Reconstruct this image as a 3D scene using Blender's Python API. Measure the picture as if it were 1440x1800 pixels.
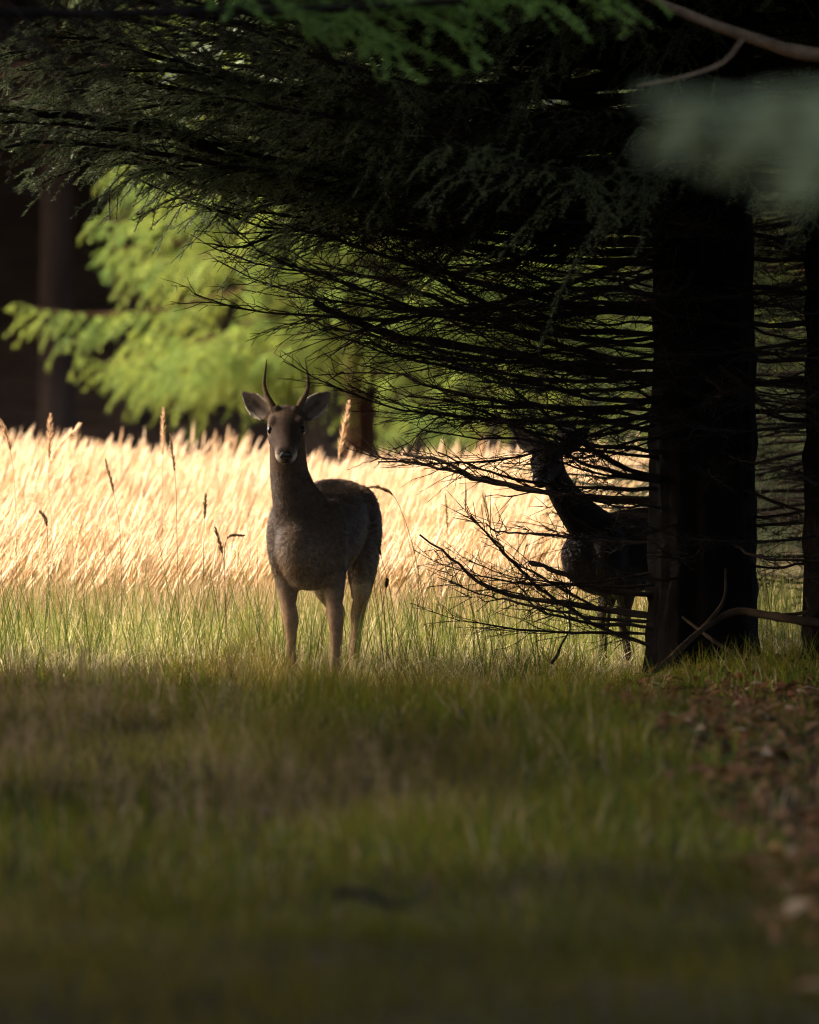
import bpy, math, random
import numpy as np
from mathutils import Vector, Matrix

R = math.radians
rng = np.random.default_rng(11)
random.seed(11)
for o in list(bpy.data.objects):
    bpy.data.objects.remove(o)
scene = bpy.context.scene
col = scene.collection

# ------------------------------------------------------------------ camera
F_PX = 11180.0          # focal length in photograph pixels (1440 x 1800)
CAM_H = 1.2
HORIZON = 684.0
FOCUS = 26.0
cam_d = bpy.data.cameras.new('camera')
cam = bpy.data.objects.new('camera', cam_d)
col.objects.link(cam)
cam.location = (0, 0, CAM_H)
cam.rotation_euler = (R(90), 0, 0)
cam_d.sensor_fit = 'VERTICAL'
cam_d.sensor_height = 36.0
cam_d.sensor_width = 28.8
cam_d.lens = 36.0 * F_PX / 1800.0
cam_d.shift_y = -(900.0 - HORIZON) / 1800.0
cam_d.clip_start = 0.1
cam_d.clip_end = 1000
cam_d.dof.use_dof = True
cam_d.dof.focus_distance = FOCUS
cam_d.dof.aperture_fstop = 2.9
scene.camera = cam

# ------------------------------------------------------------------ light
SUN_AZ = 86.0           # degrees to the left of the viewing direction
SUN_EL = 40.0
SUN_STRENGTH = 2.45
SKY_STRENGTH = 0.15
EXPOSURE = 2.5
sdir = Vector((-math.cos(R(SUN_EL)) * math.sin(R(SUN_AZ)),
               math.cos(R(SUN_EL)) * math.cos(R(SUN_AZ)), math.sin(R(SUN_EL))))
sun_d = bpy.data.lights.new('sun', 'SUN')
sun_d.energy = SUN_STRENGTH
sun_d.angle = R(0.5)
sun_d.color = (1.0, 0.91, 0.76)
sun = bpy.data.objects.new('sun', sun_d)
col.objects.link(sun)
sun.rotation_euler = sdir.to_track_quat('Z', 'Y').to_euler()
sun.location = sdir * 60
world = bpy.data.worlds.new('World')
scene.world = world
world.use_nodes = True
wn = world.node_tree
wn.nodes.clear()
wo = wn.nodes.new('ShaderNodeOutputWorld')
wb = wn.nodes.new('ShaderNodeBackground')
ws = wn.nodes.new('ShaderNodeTexSky')
ws.sky_type = 'NISHITA'
ws.sun_disc = False
ws.sun_elevation = R(SUN_EL)
ws.sun_rotation = -R(SUN_AZ)
ws.dust_density = 6.0
ws.ozone_density = 0.0
ws.air_density = 0.7
wn.links.new(ws.outputs[0], wb.inputs[0])
wb.inputs[1].default_value = SKY_STRENGTH
wn.links.new(wb.outputs[0], wo.inputs[0])
scene.view_settings.view_transform = 'Standard'
scene.view_settings.look = 'None'
scene.view_settings.gamma = 1.0
scene.view_settings.use_curve_mapping = False
scene.view_settings.exposure = EXPOSURE
scene.render.engine = 'CYCLES'
cy = scene.cycles
cy.use_denoising = True
try:
    cy.denoiser = 'OPENIMAGEDENOISE'
except Exception:
    pass
cy.filter_width = 1.15
cy.max_bounces = 6
cy.diffuse_bounces = 4
cy.glossy_bounces = 2
cy.transmission_bounces = 4
cy.transparent_max_bounces = 4
cy.sample_clamp_indirect = 6.0
cy.caustics_reflective = False
cy.caustics_refractive = False

# ------------------------------------------------------------------ helpers
def W(px, py, d):
    """photograph pixel at distance d -> world point"""
    return np.array([(px - 720.0) / F_PX * d, d, CAM_H - (py - HORIZON) / F_PX * d])

def sstep(a, b, x):
    t = np.clip((np.asarray(x, float) - a) / (b - a), 0, 1)
    return t * t * (3 - 2 * t)

def ground_z(x, y):
    x = np.asarray(x, float); y = np.asarray(y, float)
    z = 0.13 * np.exp(-((y - 20.5) / 2.7) ** 2) * (1 - 0.45 * sstep(0.6, 1.8, x))
    z = z + 0.09 * sstep(0.7, 1.3, x) * np.exp(-((y - 25.0) / 1.6) ** 2)
    z = z + 0.025 * np.sin(x * 2.1 + y * 0.9) * np.sin(y * 1.3 - x * 0.6) + 0.012 * np.sin(x * 5.3 - 1.0) * np.sin(y * 4.1)
    z = z + 0.06 * sstep(-0.6, -2.5, x) * sstep(27, 30, y) + 0.008 * np.clip(y - 28, 0, 8)
    z = z + 16.0 * sstep(52, 125, y) * (0.85 + 0.15 * np.sin(x * 0.07)) + 0.25 * sstep(45, 60, y) * np.sin(x * 0.35) * np.sin(y * 0.31)
    return z

def norm(v):
    n = np.linalg.norm(v, axis=-1, keepdims=True)
    return v / np.maximum(n, 1e-9)

class MB:
    """collects triangles (and one colour per vertex) for ONE mesh"""
    def __init__(self):
        self.v = []; self.f = []; self.c = []; self.n = 0
    def add(self, V, Fc, C=None):
        V = np.asarray(V, float).reshape(-1, 3); Fc = np.asarray(Fc, np.int64).reshape(-1, 3)
        if C is None:
            C = np.full((len(V), 3), 0.5)
        C = np.broadcast_to(np.asarray(C, float), (len(V), 3))
        self.v.append(V); self.f.append(Fc + self.n); self.c.append(C); self.n += len(V)
    def mesh(self, name, mat, smooth=True, origin=(0, 0, 0), color=True):
        V = np.concatenate(self.v) - np.asarray(origin); Fc = np.concatenate(self.f); C = np.concatenate(self.c)
        return raw_mesh(name, V, Fc, mat, smooth, C if color else None)

def raw_mesh(name, V, Fc, mat, smooth=True, C=None):
    me = bpy.data.meshes.new(name)
    nf = len(Fc)
    me.vertices.add(len(V)); me.vertices.foreach_set('co', np.ascontiguousarray(V, np.float32).ravel())
    me.loops.add(nf * 3); me.loops.foreach_set('vertex_index', np.ascontiguousarray(Fc, np.int32).ravel())
    me.polygons.add(nf); me.polygons.foreach_set('loop_start', np.arange(0, nf * 3, 3, dtype=np.int32))
    me.polygons.foreach_set('use_smooth', np.full(nf, smooth))
    if C is not None:
        a = me.color_attributes.new('col', 'FLOAT_COLOR', 'POINT')
        a.data.foreach_set('color', np.concatenate([C, np.ones((len(C), 1))], 1).astype(np.float32).ravel())
    me.update()
    me.materials.append(mat)
    return me

def link(name, data, parent=None, loc=(0, 0, 0), rot=(0, 0, 0), scale=(1, 1, 1)):
    o = bpy.data.objects.new(name, data)
    col.objects.link(o)
    o.location = loc; o.rotation_euler = rot; o.scale = scale
    if parent is not None:
        o.parent = parent
    return o

def tag(o, label=None, cat=None, group=None, kind=None):
    if label: o['label'] = label
    if cat: o['category'] = cat
    if group: o['group'] = group
    if kind: o['kind'] = kind
    return o

def thing(name, loc, label, cat, group=None, rotz=0.0, scale=1.0):
    o = link(name, None, None, loc, (0, 0, rotz), (scale,) * 3)
    o.empty_display_size = 0.2
    return tag(o, label, cat, group)

def tubes(mb, P, Rd, s=3, C=None):
    """P [n,k,3] polylines, Rd [n,k] radii -> s-sided tubes"""
    P = np.asarray(P, float); Rd = np.asarray(Rd, float)
    n, k, _ = P.shape
    T = np.gradient(P, axis=1); T = norm(T)
    ref = np.where(np.abs(T[..., 2:3]) > 0.9, np.array([1.0, 0, 0]), np.array([0, 0, 1.0]))
    A = norm(np.cross(T, ref)); B = np.cross(T, A)
    ph = np.arange(s) / s * 2 * math.pi
    ring = (P[:, :, None, :] + Rd[:, :, None, None] * (A[:, :, None, :] * np.cos(ph)[None, None, :, None] + B[:, :, None, :] * np.sin(ph)[None, None, :, None]))
    V = ring.reshape(-1, 3)
    i = np.arange(n)[:, None, None] * (k * s); j = np.arange(k - 1)[None, :, None] * s; m = np.arange(s)[None, None, :]
    m2 = (m + 1) % s
    a = i + j + m; b = i + j + m2; c = a + s; d = b + s
    Fc = np.concatenate([np.stack([a, b, d], -1).reshape(-1, 3), np.stack([a, d, c], -1).reshape(-1, 3)])
    if C is not None:
        C = np.repeat(np.asarray(C, float).reshape(n, -1, 3), k * s // np.asarray(C).reshape(n, -1, 3).shape[1], axis=1).reshape(-1, 3)
    mb.add(V, Fc, C)

def ribbons(mb, P, Wd, S, C=None):
    """P [n,k,3], Wd [n,k] half widths, S [n,3] or [n,k,3] side vectors; C [n,3] or [n,k,3]"""
    n, k, _ = P.shape
    if S.ndim == 2:
        S = np.repeat(S[:, None, :], k, 1)
    V = np.stack([P - S * Wd[..., None], P + S * Wd[..., None]], 2).reshape(-1, 3)
    i = np.arange(n)[:, None] * (2 * k); j = np.arange(k - 1)[None, :] * 2
    a = i + j
    Fc = np.concatenate([np.stack([a, a + 1, a + 3], -1).reshape(-1, 3), np.stack([a, a + 3, a + 2], -1).reshape(-1, 3)])
    if C is not None:
        if C.ndim == 2:
            C = np.repeat(C[:, None, :], k, 1)
        C = np.repeat(C, 2, axis=1).reshape(-1, 3)
    mb.add(V, Fc, C)

def needles(mb, B, D, Ln, w, C=None):
    """one triangle each"""
    n = len(B)
    S = norm(np.cross(D, norm(rng.normal(size=(n, 3)))))
    V = np.stack([B - S * w, B + S * w, B + D * np.asarray(Ln)[:, None]], 1).reshape(-1, 3)
    Fc = np.arange(n * 3).reshape(-1, 3)
    mb.add(V, Fc, None if C is None else np.repeat(C, 3, 0))

def resample(pts, k):
    """smooth polyline through pts, k points"""
    pts = np.asarray(pts, float)
    m = len(pts)
    if m == 2:
        t = np.linspace(0, 1, k)[:, None]
        return pts[0] * (1 - t) + pts[1] * t
    q = np.concatenate([[2 * pts[0] - pts[1]], pts, [2 * pts[-1] - pts[-2]]])
    u = np.linspace(0, m - 1 - 1e-6, k)
    i = u.astype(int); t = (u - i)[:, None]
    p0, p1, p2, p3 = q[i], q[i + 1], q[i + 2], q[i + 3]
    return 0.5 * (2 * p1 + (p2 - p0) * t + (2 * p0 - 5 * p1 + 4 * p2 - p3) * t ** 2 + (3 * p1 - p0 - 3 * p2 + p3) * t ** 3)

# ------------------------------------------------------------------ materials
def base_mat(name):
    m = bpy.data.materials.new(name); m.use_nodes = True
    nt = m.node_tree; nt.nodes.clear()
    out = nt.nodes.new('ShaderNodeOutputMaterial')
    p = nt.nodes.new('ShaderNodeBsdfPrincipled')
    nt.links.new(p.outputs[0], out.inputs[0])
    return m, nt, p, out

def noise(nt, scale, detail=4, coord='Object', rough=0.6, vec=None):
    tc = nt.nodes.new('ShaderNodeTexCoord')
    n = nt.nodes.new('ShaderNodeTexNoise')
    n.inputs['Scale'].default_value = scale; n.inputs['Detail'].default_value = detail; n.inputs['Roughness'].default_value = rough
    if vec is not None:
        mp = nt.nodes.new('ShaderNodeMapping'); mp.inputs['Scale'].default_value = vec
        nt.links.new(tc.outputs[coord], mp.inputs[0]); nt.links.new(mp.outputs[0], n.inputs['Vector'])
    else:
        nt.links.new(tc.outputs[coord], n.inputs['Vector'])
    return n

def ramp(nt, fac, stops):
    r = nt.nodes.new('ShaderNodeValToRGB')
    el = r.color_ramp.elements
    while len(el) < len(stops):
        el.new(0.5)
    for e, (p, c) in zip(el, stops):
        e.position = p; e.color = (*c, 1)
    nt.links.new(fac, r.inputs[0])
    return r

def attr_mat(name, rough=0.6, transl=0.0, spec=0.3, noise_scale=None, noise_amt=0.4):
    m, nt, p, out = base_mat(name)
    a = nt.nodes.new('ShaderNodeVertexColor'); a.layer_name = 'col'
    src = a.outputs[0]
    if noise_scale:
        n = noise(nt, noise_scale)
        mp = nt.nodes.new('ShaderNodeMapRange'); mp.inputs[1].default_value = 0.3; mp.inputs[2].default_value = 0.7
        mp.inputs[3].default_value = 1 - noise_amt; mp.inputs[4].default_value = 1 + noise_amt
        nt.links.new(n.outputs[0], mp.inputs[0])
        mx = nt.nodes.new('ShaderNodeVectorMath'); mx.operation = 'SCALE'
        nt.links.new(src, mx.inputs[0]); nt.links.new(mp.outputs[0], mx.inputs['Scale'])
        src = mx.outputs[0]
    nt.links.new(src, p.inputs['Base Color'])
    p.inputs['Roughness'].default_value = rough
    p.inputs['Specular IOR Level'].default_value = spec
    if transl > 0:
        t = nt.nodes.new('ShaderNodeBsdfTranslucent'); nt.links.new(src, t.inputs[0])
        mix = nt.nodes.new('ShaderNodeMixShader'); mix.inputs[0].default_value = transl
        nt.links.new(p.outputs[0], mix.inputs[1]); nt.links.new(t.outputs[0], mix.inputs[2])
        nt.links.new(mix.outputs[0], out.inputs[0])
    return m

def needle_mat(name, c0, c1, transl=0.35, rough=0.5, scale=1.2, spec=0.35):
    m, nt, p, out = base_mat(name)
    n = noise(nt, scale, 3)
    r = ramp(nt, n.outputs[0], [(0.32, c0), (0.68, c1)])
    nt.links.new(r.outputs[0], p.inputs['Base Color'])
    p.inputs['Roughness'].default_value = rough
    p.inputs['Specular IOR Level'].default_value = spec
    t = nt.nodes.new('ShaderNodeBsdfTranslucent'); nt.links.new(r.outputs[0], t.inputs[0])
    mix = nt.nodes.new('ShaderNodeMixShader'); mix.inputs[0].default_value = transl
    nt.links.new(p.outputs[0], mix.inputs[1]); nt.links.new(t.outputs[0], mix.inputs[2])
    nt.links.new(mix.outputs[0], out.inputs[0])
    return m

def bark_mat(name, c0, c1, scale=9, stretch=(1, 1, 0.22), bump=0.6):
    m, nt, p, out = base_mat(name)
    n = noise(nt, scale, 8, vec=stretch, rough=0.7)
    r = ramp(nt, n.outputs[0], [(0.3, c0), (0.7, c1)])
    nt.links.new(r.outputs[0], p.inputs['Base Color'])
    p.inputs['Roughness'].default_value = 0.9
    p.inputs['Specular IOR Level'].default_value = 0.03
    b = nt.nodes.new('ShaderNodeBump'); b.inputs['Strength'].default_value = bump; b.inputs['Distance'].default_value = 0.02
    nt.links.new(n.outputs[0], b.inputs['Height']); nt.links.new(b.outputs[0], p.inputs['Normal'])
    return m

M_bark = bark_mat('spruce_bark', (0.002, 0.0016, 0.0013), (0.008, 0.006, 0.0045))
M_bark_red = bark_mat('fir_bark', (0.03, 0.014, 0.009), (0.085, 0.040, 0.025), 5)
M_bark_grey = bark_mat('pine_bark', (0.022, 0.014, 0.010), (0.06, 0.040, 0.029), 4)
M_twig = bark_mat('dead_twig', (0.008, 0.006, 0.005), (0.028, 0.021, 0.016), 14, (1, 1, 1), 0.2)
M_fallen = bark_mat('fallen_wood', (0.014, 0.009, 0.005), (0.045, 0.029, 0.017), 16, (1, 1, 1), 0.4)
M_needle = needle_mat('spruce_needles', (0.055, 0.075, 0.034), (0.11, 0.14, 0.058))
M_needle_near = needle_mat('near_spruce_needles', (0.13, 0.24, 0.04), (0.20, 0.32, 0.06), 0.4)
M_needle_grey = needle_mat('grey_spruce_needles', (0.20, 0.24, 0.12), (0.30, 0.34, 0.19), 0.3)
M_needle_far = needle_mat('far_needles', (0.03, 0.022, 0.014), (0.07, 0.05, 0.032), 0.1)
M_fir = needle_mat('fir_needles', (0.14, 0.25, 0.05), (0.38, 0.41, 0.06), 0.45, 0.5, 1.6)
M_grass = attr_mat('grass', 0.8, 0.45, 0.02)
M_tall = attr_mat('pale_grass', 0.6, 0.55, 0.25)
M_litter = attr_mat('leaf_litter', 0.8, 0.15, 0.05)

# ------------------------------------------------------------------ ground
def make_ground():
    xs = np.unique(np.concatenate([np.linspace(-160, -12, 28), np.linspace(-12, -3.5, 22), np.linspace(-3.5, 3.5, 90), np.linspace(3.5, 12, 22), np.linspace(12, 160, 28)]))
    ys = np.unique(np.concatenate([np.linspace(-60, 8, 20), np.linspace(8, 34, 210), np.linspace(34, 60, 40), np.linspace(60, 140, 50), np.linspace(140, 400, 14)]))
    X, Y = np.meshgrid(xs, ys)
    Z = ground_z(X, Y)
    V = np.stack([X, Y, Z], -1).reshape(-1, 3)
    ny, nx = X.shape
    a = (np.arange(ny - 1)[:, None] * nx + np.arange(nx - 1)[None, :])
    Fc = np.concatenate([np.stack([a, a + 1, a + nx + 1], -1).reshape(-1, 3), np.stack([a, a + nx + 1, a + nx], -1).reshape(-1, 3)])
    m, nt, p, out = base_mat('forest_floor')
    n = noise(nt, 1.6, 8, rough=0.65)
    n2 = noise(nt, 23, 6)
    r = ramp(nt, n.outputs[0], [(0.35, (0.028, 0.020, 0.012)), (0.5, (0.042, 0.036, 0.015)), (0.68, (0.065, 0.042, 0.026))])
    r2 = ramp(nt, n2.outputs[0], [(0.3, (0.5, 0.5, 0.5)), (0.7, (1.4, 1.3, 1.2))])
    mx = nt.nodes.new('ShaderNodeVectorMath'); mx.operation = 'MULTIPLY'
    nt.links.new(r.outputs[0], mx.inputs[0]); nt.links.new(r2.outputs[0], mx.inputs[1])
    tc = nt.nodes.new('ShaderNodeTexCoord'); sx = nt.nodes.new('ShaderNodeSeparateXYZ'); nt.links.new(tc.outputs['Object'], sx.inputs[0])
    zr = nt.nodes.new('ShaderNodeMapRange'); zr.inputs[1].default_value = 42; zr.inputs[2].default_value = 50; nt.links.new(sx.outputs[1], zr.inputs[0])
    r3 = ramp(nt, n.outputs[0], [(0.35, (0.05, 0.031, 0.020)), (0.65, (0.095, 0.060, 0.040))])
    zm = nt.nodes.new('ShaderNodeMixRGB'); nt.links.new(zr.outputs[0], zm.inputs[0]); nt.links.new(mx.outputs[0], zm.inputs[1]); nt.links.new(r3.outputs[0], zm.inputs[2])
    nt.links.new(zm.outputs[0], p.inputs['Base Color'])
    p.inputs['Roughness'].default_value = 0.95; p.inputs['Specular IOR Level'].default_value = 0.05
    b = nt.nodes.new('ShaderNodeBump'); b.inputs['Strength'].default_value = 0.7; b.inputs['Distance'].default_value = 0.03
    nt.links.new(n2.outputs[0], b.inputs['Height']); nt.links.new(b.outputs[0], p.inputs['Normal'])
    tag(link('ground', raw_mesh('ground', V, Fc, m)), 'dark woodland floor rising to a brown wooded bank', 'ground', kind='structure')
make_ground()

# ------------------------------------------------------------------ conifer parts
def bough_lines(L, sag, tip_up, sec_step, sec_len, sec_ang, hang, bare, tert_step, tert_len, seed, wob=0.03, kmain=14):
    """polylines of a bough growing along +x"""
    r = np.random.default_rng(seed)
    t = np.linspace(0, 1, kmain)
    main = np.stack([L * t, np.cumsum(r.normal(0, wob, kmain)) * 0.5 * L / 2, -sag * np.sin(t * math.pi * 0.55) + tip_up * t ** 3 + np.cumsum(r.normal(0, wob * 0.35, kmain)) * 0.4], 1)
    main[0] = 0
    secs, terts = [], []
    pos = bare * L * 0.35 + 0.08
    side = 1
    while pos < L * 0.985:
        u = pos / L
        i = min(int(u * (kmain - 1)), kmain - 2); fr = u * (kmain - 1) - i
        b = main[i] * (1 - fr) + main[i + 1] * fr
        tg = norm(main[i + 1] - main[i])
        ln = sec_len * (0.35 + 0.65 * min(1, (1 - u) * 2.2)) * min(1.0, 0.45 + u * 1.6) * r.uniform(0.6, 1.15)
        an = R(sec_ang) * r.uniform(0.7, 1.3) * side
        ca, sa = math.cos(an), math.sin(an)
        d = np.array([tg[0] * ca - tg[1] * sa, tg[0] * sa + tg[1] * ca, tg[2] + r.normal(0, 0.22) - 0.08])
        d = d / np.linalg.norm(d)
        ss = np.linspace(0, 1, 5)
        curl = -0.35 * side
        dd = np.array([d[0] * math.cos(curl) - d[1] * math.sin(curl), d[0] * math.sin(curl) + d[1] * math.cos(curl), d[2]])
        p = b + ln * (ss[:, None] * d * (1 - ss[:, None] * 0.5) + (ss[:, None] ** 2) * 0.5 * dd)
        p[:, 2] -= hang * ln * ss ** 2
        p[1:] += r.normal(0, 0.012, (4, 3)) * min(1, ln * 2)
        secs.append((p, ln, u))
        tp = tert_step * r.uniform(0.5, 1.2); ts = 1
        while tp < ln * 0.95:
            v = tp / ln
            q = int(min(v * 4, 3)); fr2 = v * 4 - q
            tb = p[q] * (1 - fr2) + p[q + 1] * fr2
            tt = norm(p[q + 1] - p[q])
            a2 = R(48) * r.uniform(0.6, 1.25) * ts
            c2, s2 = math.cos(a2), math.sin(a2)
            td = np.array([tt[0] * c2 - tt[1] * s2, tt[0] * s2 + tt[1] * c2, tt[2] + r.normal(0, 0.25)])
            td /= np.linalg.norm(td)
            tl = tert_len * (0.4 + 0.6 * (1 - v)) * r.uniform(0.5, 1.2)
            s3 = np.linspace(0, 1, 3)[:, None]
            tpz = tb + tl * s3 * td
            tpz[:, 2] -= hang * 0.8 * tl * s3[:, 0] ** 2
            tpz[1] += r.normal(0, 0.004, 3)
            terts.append((tpz, tl, u))
            tp += tert_step * r.uniform(0.7, 1.3); ts = -ts
        pos += sec_step * r.uniform(0.6, 1.4); side = -side
    return main, secs, terts

def wood_of(main, secs, terts, r0, r1, rs=0.004, sm=5):
    mb = MB()
    k = len(main)
    rad = r0 + (r1 - r0) * np.linspace(0, 1, k)
    rad = rad * (1 + 0.12 * rng.normal(size=k))
    tubes(mb, main[None], rad[None], sm)
    if secs:
        P = np.stack([s[0] for s in secs]); ln = np.array([s[1] for s in secs])
        tubes(mb, P, (rs * (0.6 + ln))[:, None] * np.linspace(1, 0.35, P.shape[1])[None], 3)
    if terts:
        P = np.stack([s[0] for s in terts])
        tubes(mb, P, np.full((len(P), 1), rs * 0.5) * np.linspace(1, 0.5, P.shape[1])[None], 3)
    return mb

def needle_mesh(main, secs, terts, bare, per_m, nl, nw, seed, name, mat, tip_main=True):
    r = np.random.default_rng(seed)
    mb = MB()
    B, D, Ln = [], [], []
    lines = [(p, l, u) for p, l, u in secs if u >= bare] + [(p, l, u) for p, l, u in terts if u >= bare]
    if tip_main:
        k = len(main); lines.append((main[int(k * max(bare, 0.6)):], 0.5, 1))
    for p, l, u in lines:
        n = max(4, int(l * per_m))
        x = r.uniform(0.05, 1, n) * (len(p) - 1)
        i = np.minimum(x.astype(int), len(p) - 2); f = (x - i)[:, None]
        b = p[i] * (1 - f) + p[i + 1] * f
        tg = norm(p[i + 1] - p[i])
        up = np.array([0, 0, 1.0]); sd = norm(np.cross(tg, up)); nn = np.cross(sd, tg)
        ph = r.uniform(-0.5, math.pi + 0.5, n)[:, None]
        d = norm(tg * 0.65 + sd * np.cos(ph) + nn * np.sin(ph) * 0.75)
        B.append(b); D.append(d); Ln.append(nl * r.uniform(0.7, 1.15, n))
    needles(mb, np.concatenate(B), np.concatenate(D), np.concatenate(Ln), nw)
    return mb.mesh(name, mat, False, color=False)

# --- prototypes: live spruce boughs (fine needles), dead boughs, far boughs
live_protos, dead_protos, fir_protos = [], [], []
for i, (L, sag, tip) in enumerate([(3.0, 0.15, 0.25), (2.6, 0.05, 0.2), (3.2, 0.3, 0.3), (2.2, 0.12, 0.1)]):
    ln = bough_lines(L, sag, tip, 0.085, 0.62, 48, 0.45, 0.75, 0.05, 0.12, 100 + i)
    live_protos.append((wood_of(*ln, 0.024, 0.006).mesh('spruce_bough_wood', M_twig, color=False),
                        needle_mesh(*ln, 0.30, 560, 0.020, 0.0015, 200 + i, 'spruce_needles', M_needle)))
for i, (L, sag, tip) in enumerate([(2.3, 0.12, 0.35), (2.0, 0.05, 0.25), (2.5, 0.25, 0.45), (1.7, 0.1, 0.2), (1.4, 0.02, 0.2), (2.1, 0.3, 0.3)]):
    ln = bough_lines(L, sag, tip, 0.07, 0.58, 36, 0.02, 0.35, 0.055, 0.19, 300 + i, wob=0.06)
    dead_protos.append(wood_of(*ln, 0.016, 0.003, 0.0042).mesh('dead_bough_wood', M_twig, color=False))
for i, (L, sag, tip) in enumerate([(2.7, 0.35, 0.1), (2.3, 0.2, -0.1), (2.9, 0.5, 0.3)]):
    ln = bough_lines(L, sag, tip, 0.07, 0.8, 46, 0.55, 0.5, 0.055, 0.16, 400 + i)
    fir_protos.append((wood_of(*ln, 0.03, 0.008).mesh('fir_bough_wood', M_bark_red, color=False),
                       needle_mesh(*ln, 0.12, 260, 0.03, 0.0034, 500 + i, 'fir_needles', M_fir)))

def trunk_mesh(name, H, r0, r1, mat, seed, flare=0.35, sides=56, rings=120, lean=(0, 0)):
    r = np.random.default_rng(seed)
    mb = MB()
    u = np.linspace(0, 1, rings) ** 1.6
    z = u * H - 0.25
    ph = np.arange(sides) / sides * 2 * math.pi
    rad = (r0 + (r1 - r0) * u) * (1 + flare * np.exp(-np.maximum(z, 0) / 0.22))
    ridge = r.normal(0, 0.045, sides)
    RR = rad[:, None] * (1 + ridge[None, :] + r.normal(0, 0.03, (rings, sides)) + 0.06 * np.exp(-np.maximum(z, 0) / 0.25)[:, None] * np.sin(ph * 5 + seed)[None])
    X = RR * np.cos(ph) + (lean[0] * z)[:, None]; Y = RR * np.sin(ph) + (lean[1] * z)[:, None]
    V = np.stack([X, Y, np.repeat(z[:, None], sides, 1)], -1).reshape(-1, 3)
    a = np.arange(rings - 1)[:, None] * sides + np.arange(sides)[None]; b = np.arange(rings - 1)[:, None] * sides + (np.arange(sides)[None] + 1) % sides
    Fc = np.concatenate([np.stack([a, b, b + sides], -1).reshape(-1, 3), np.stack([a, b + sides, a + sides], -1).reshape(-1, 3)])
    mb.add(V, Fc)
    return mb.mesh(name, mat, True, color=False)

def crown_mesh(name, z0, z1, rmax, nb, mat, seed, dens=34, shape=1.0, leaf=(0.22, 0.035)):
    """whole upper crown as one part: boughs of many needle sprays"""
    r = np.random.default_rng(seed)
    mb = MB()
    P, S, Wd = [], [], []
    for i in range(nb):
        u = (i + r.uniform(0, 1)) / nb
        u = 1 - (1 - u) ** 0.75 if shape == 1 else u
        z = z0 + (z1 - z0) * u
        Lb = rmax * (1 - u) ** 0.85 * r.uniform(0.75, 1.1) + 0.25
        az = i * 2.399 + r.normal(0, 0.25)
        n = int(dens * (0.4 + Lb / rmax))
        s = np.sqrt(r.uniform(0.03, 1, n)) * Lb
        wdt = 0.42 * (Lb - s * 0.75) * 0.55
        y = r.uniform(-1, 1, n) * (wdt + 0.08)
        zz = z - 0.22 * s - 0.05 * s ** 2 + 0.02 * s ** 3 - 0.25 * np.abs(y) + r.normal(0, 0.06, n)
        ca, sa = math.cos(az), math.sin(az)
        b = np.stack([s * ca - y * sa, s * sa + y * ca, zz], 1)
        an = az + np.clip(y * 1.2, -0.9, 0.9) + r.normal(0, 0.3, n)
        d = np.stack([np.cos(an), np.sin(an), r.uniform(-0.9, 0.05, n)], 1); d = norm(d)
        l = leaf[0] * r.uniform(0.6, 1.3, n)
        k = np.linspace(0, 1, 3)[None, :, None]
        p = b[:, None] + d[:, None] * l[:, None, None] * k
        p[:, 2, 2] -= 0.15 * l
        P.append(p); S.append(norm(np.cross(d, norm(r.normal(size=(n, 3)) + np.array([0, 0, 1.2])))))
        Wd.append(leaf[1] * r.uniform(0.6, 1.3, (n, 1)) * np.array([[0.7, 1.0, 0.12]]))
    ribbons(mb, np.concatenate(P), np.concatenate(Wd), np.concatenate(S))
    return mb.mesh(name, mat, False, color=False)

crown_big = crown_mesh('spruce_crown', 3.6, 17, 3.6, 240, M_needle, 5, 90, leaf=(0.3, 0.05))
crown_mid = crown_mesh('spruce_crown', 4.4, 15, 3.0, 190, M_needle, 6, 75, leaf=(0.3, 0.05))
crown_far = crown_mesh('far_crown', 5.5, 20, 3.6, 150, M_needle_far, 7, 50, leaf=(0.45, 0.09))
crown_high = crown_mesh('high_crown', 8.4, 20, 2.3, 170, M_needle, 8, 75, leaf=(0.3, 0.05))
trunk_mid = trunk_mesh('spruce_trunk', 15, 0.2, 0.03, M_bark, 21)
trunk_far = trunk_mesh('pine_trunk', 20, 0.15, 0.05, M_bark_grey, 22, 0.2, 20, 20)

def place_bough(tree, proto, base, az, tilt, sc=1.0, roll=0.0):
    if isinstance(proto, tuple):
        o = link('branch', proto[0], tree, base, (roll, tilt, az), (sc,) * 3)
        link('needles', proto[1], o)
    else:
        o = link('branch', proto, tree, base, (roll, tilt, az), (sc,) * 3)
    return o

# ------------------------------------------------------------------ the big dark spruce
TB = np.array([(1237 - 720) / F_PX * 25.5, 25.5, 0.0])
TB[2] = float(ground_z(TB[0], TB[1]))
spruce = thing('spruce_tree', TB, 'big dark spruce with bare lower branches, its trunk hiding the doe', 'spruce tree')
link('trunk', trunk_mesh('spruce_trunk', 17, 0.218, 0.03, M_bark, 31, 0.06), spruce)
link('crown', crown_big, spruce)

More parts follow.
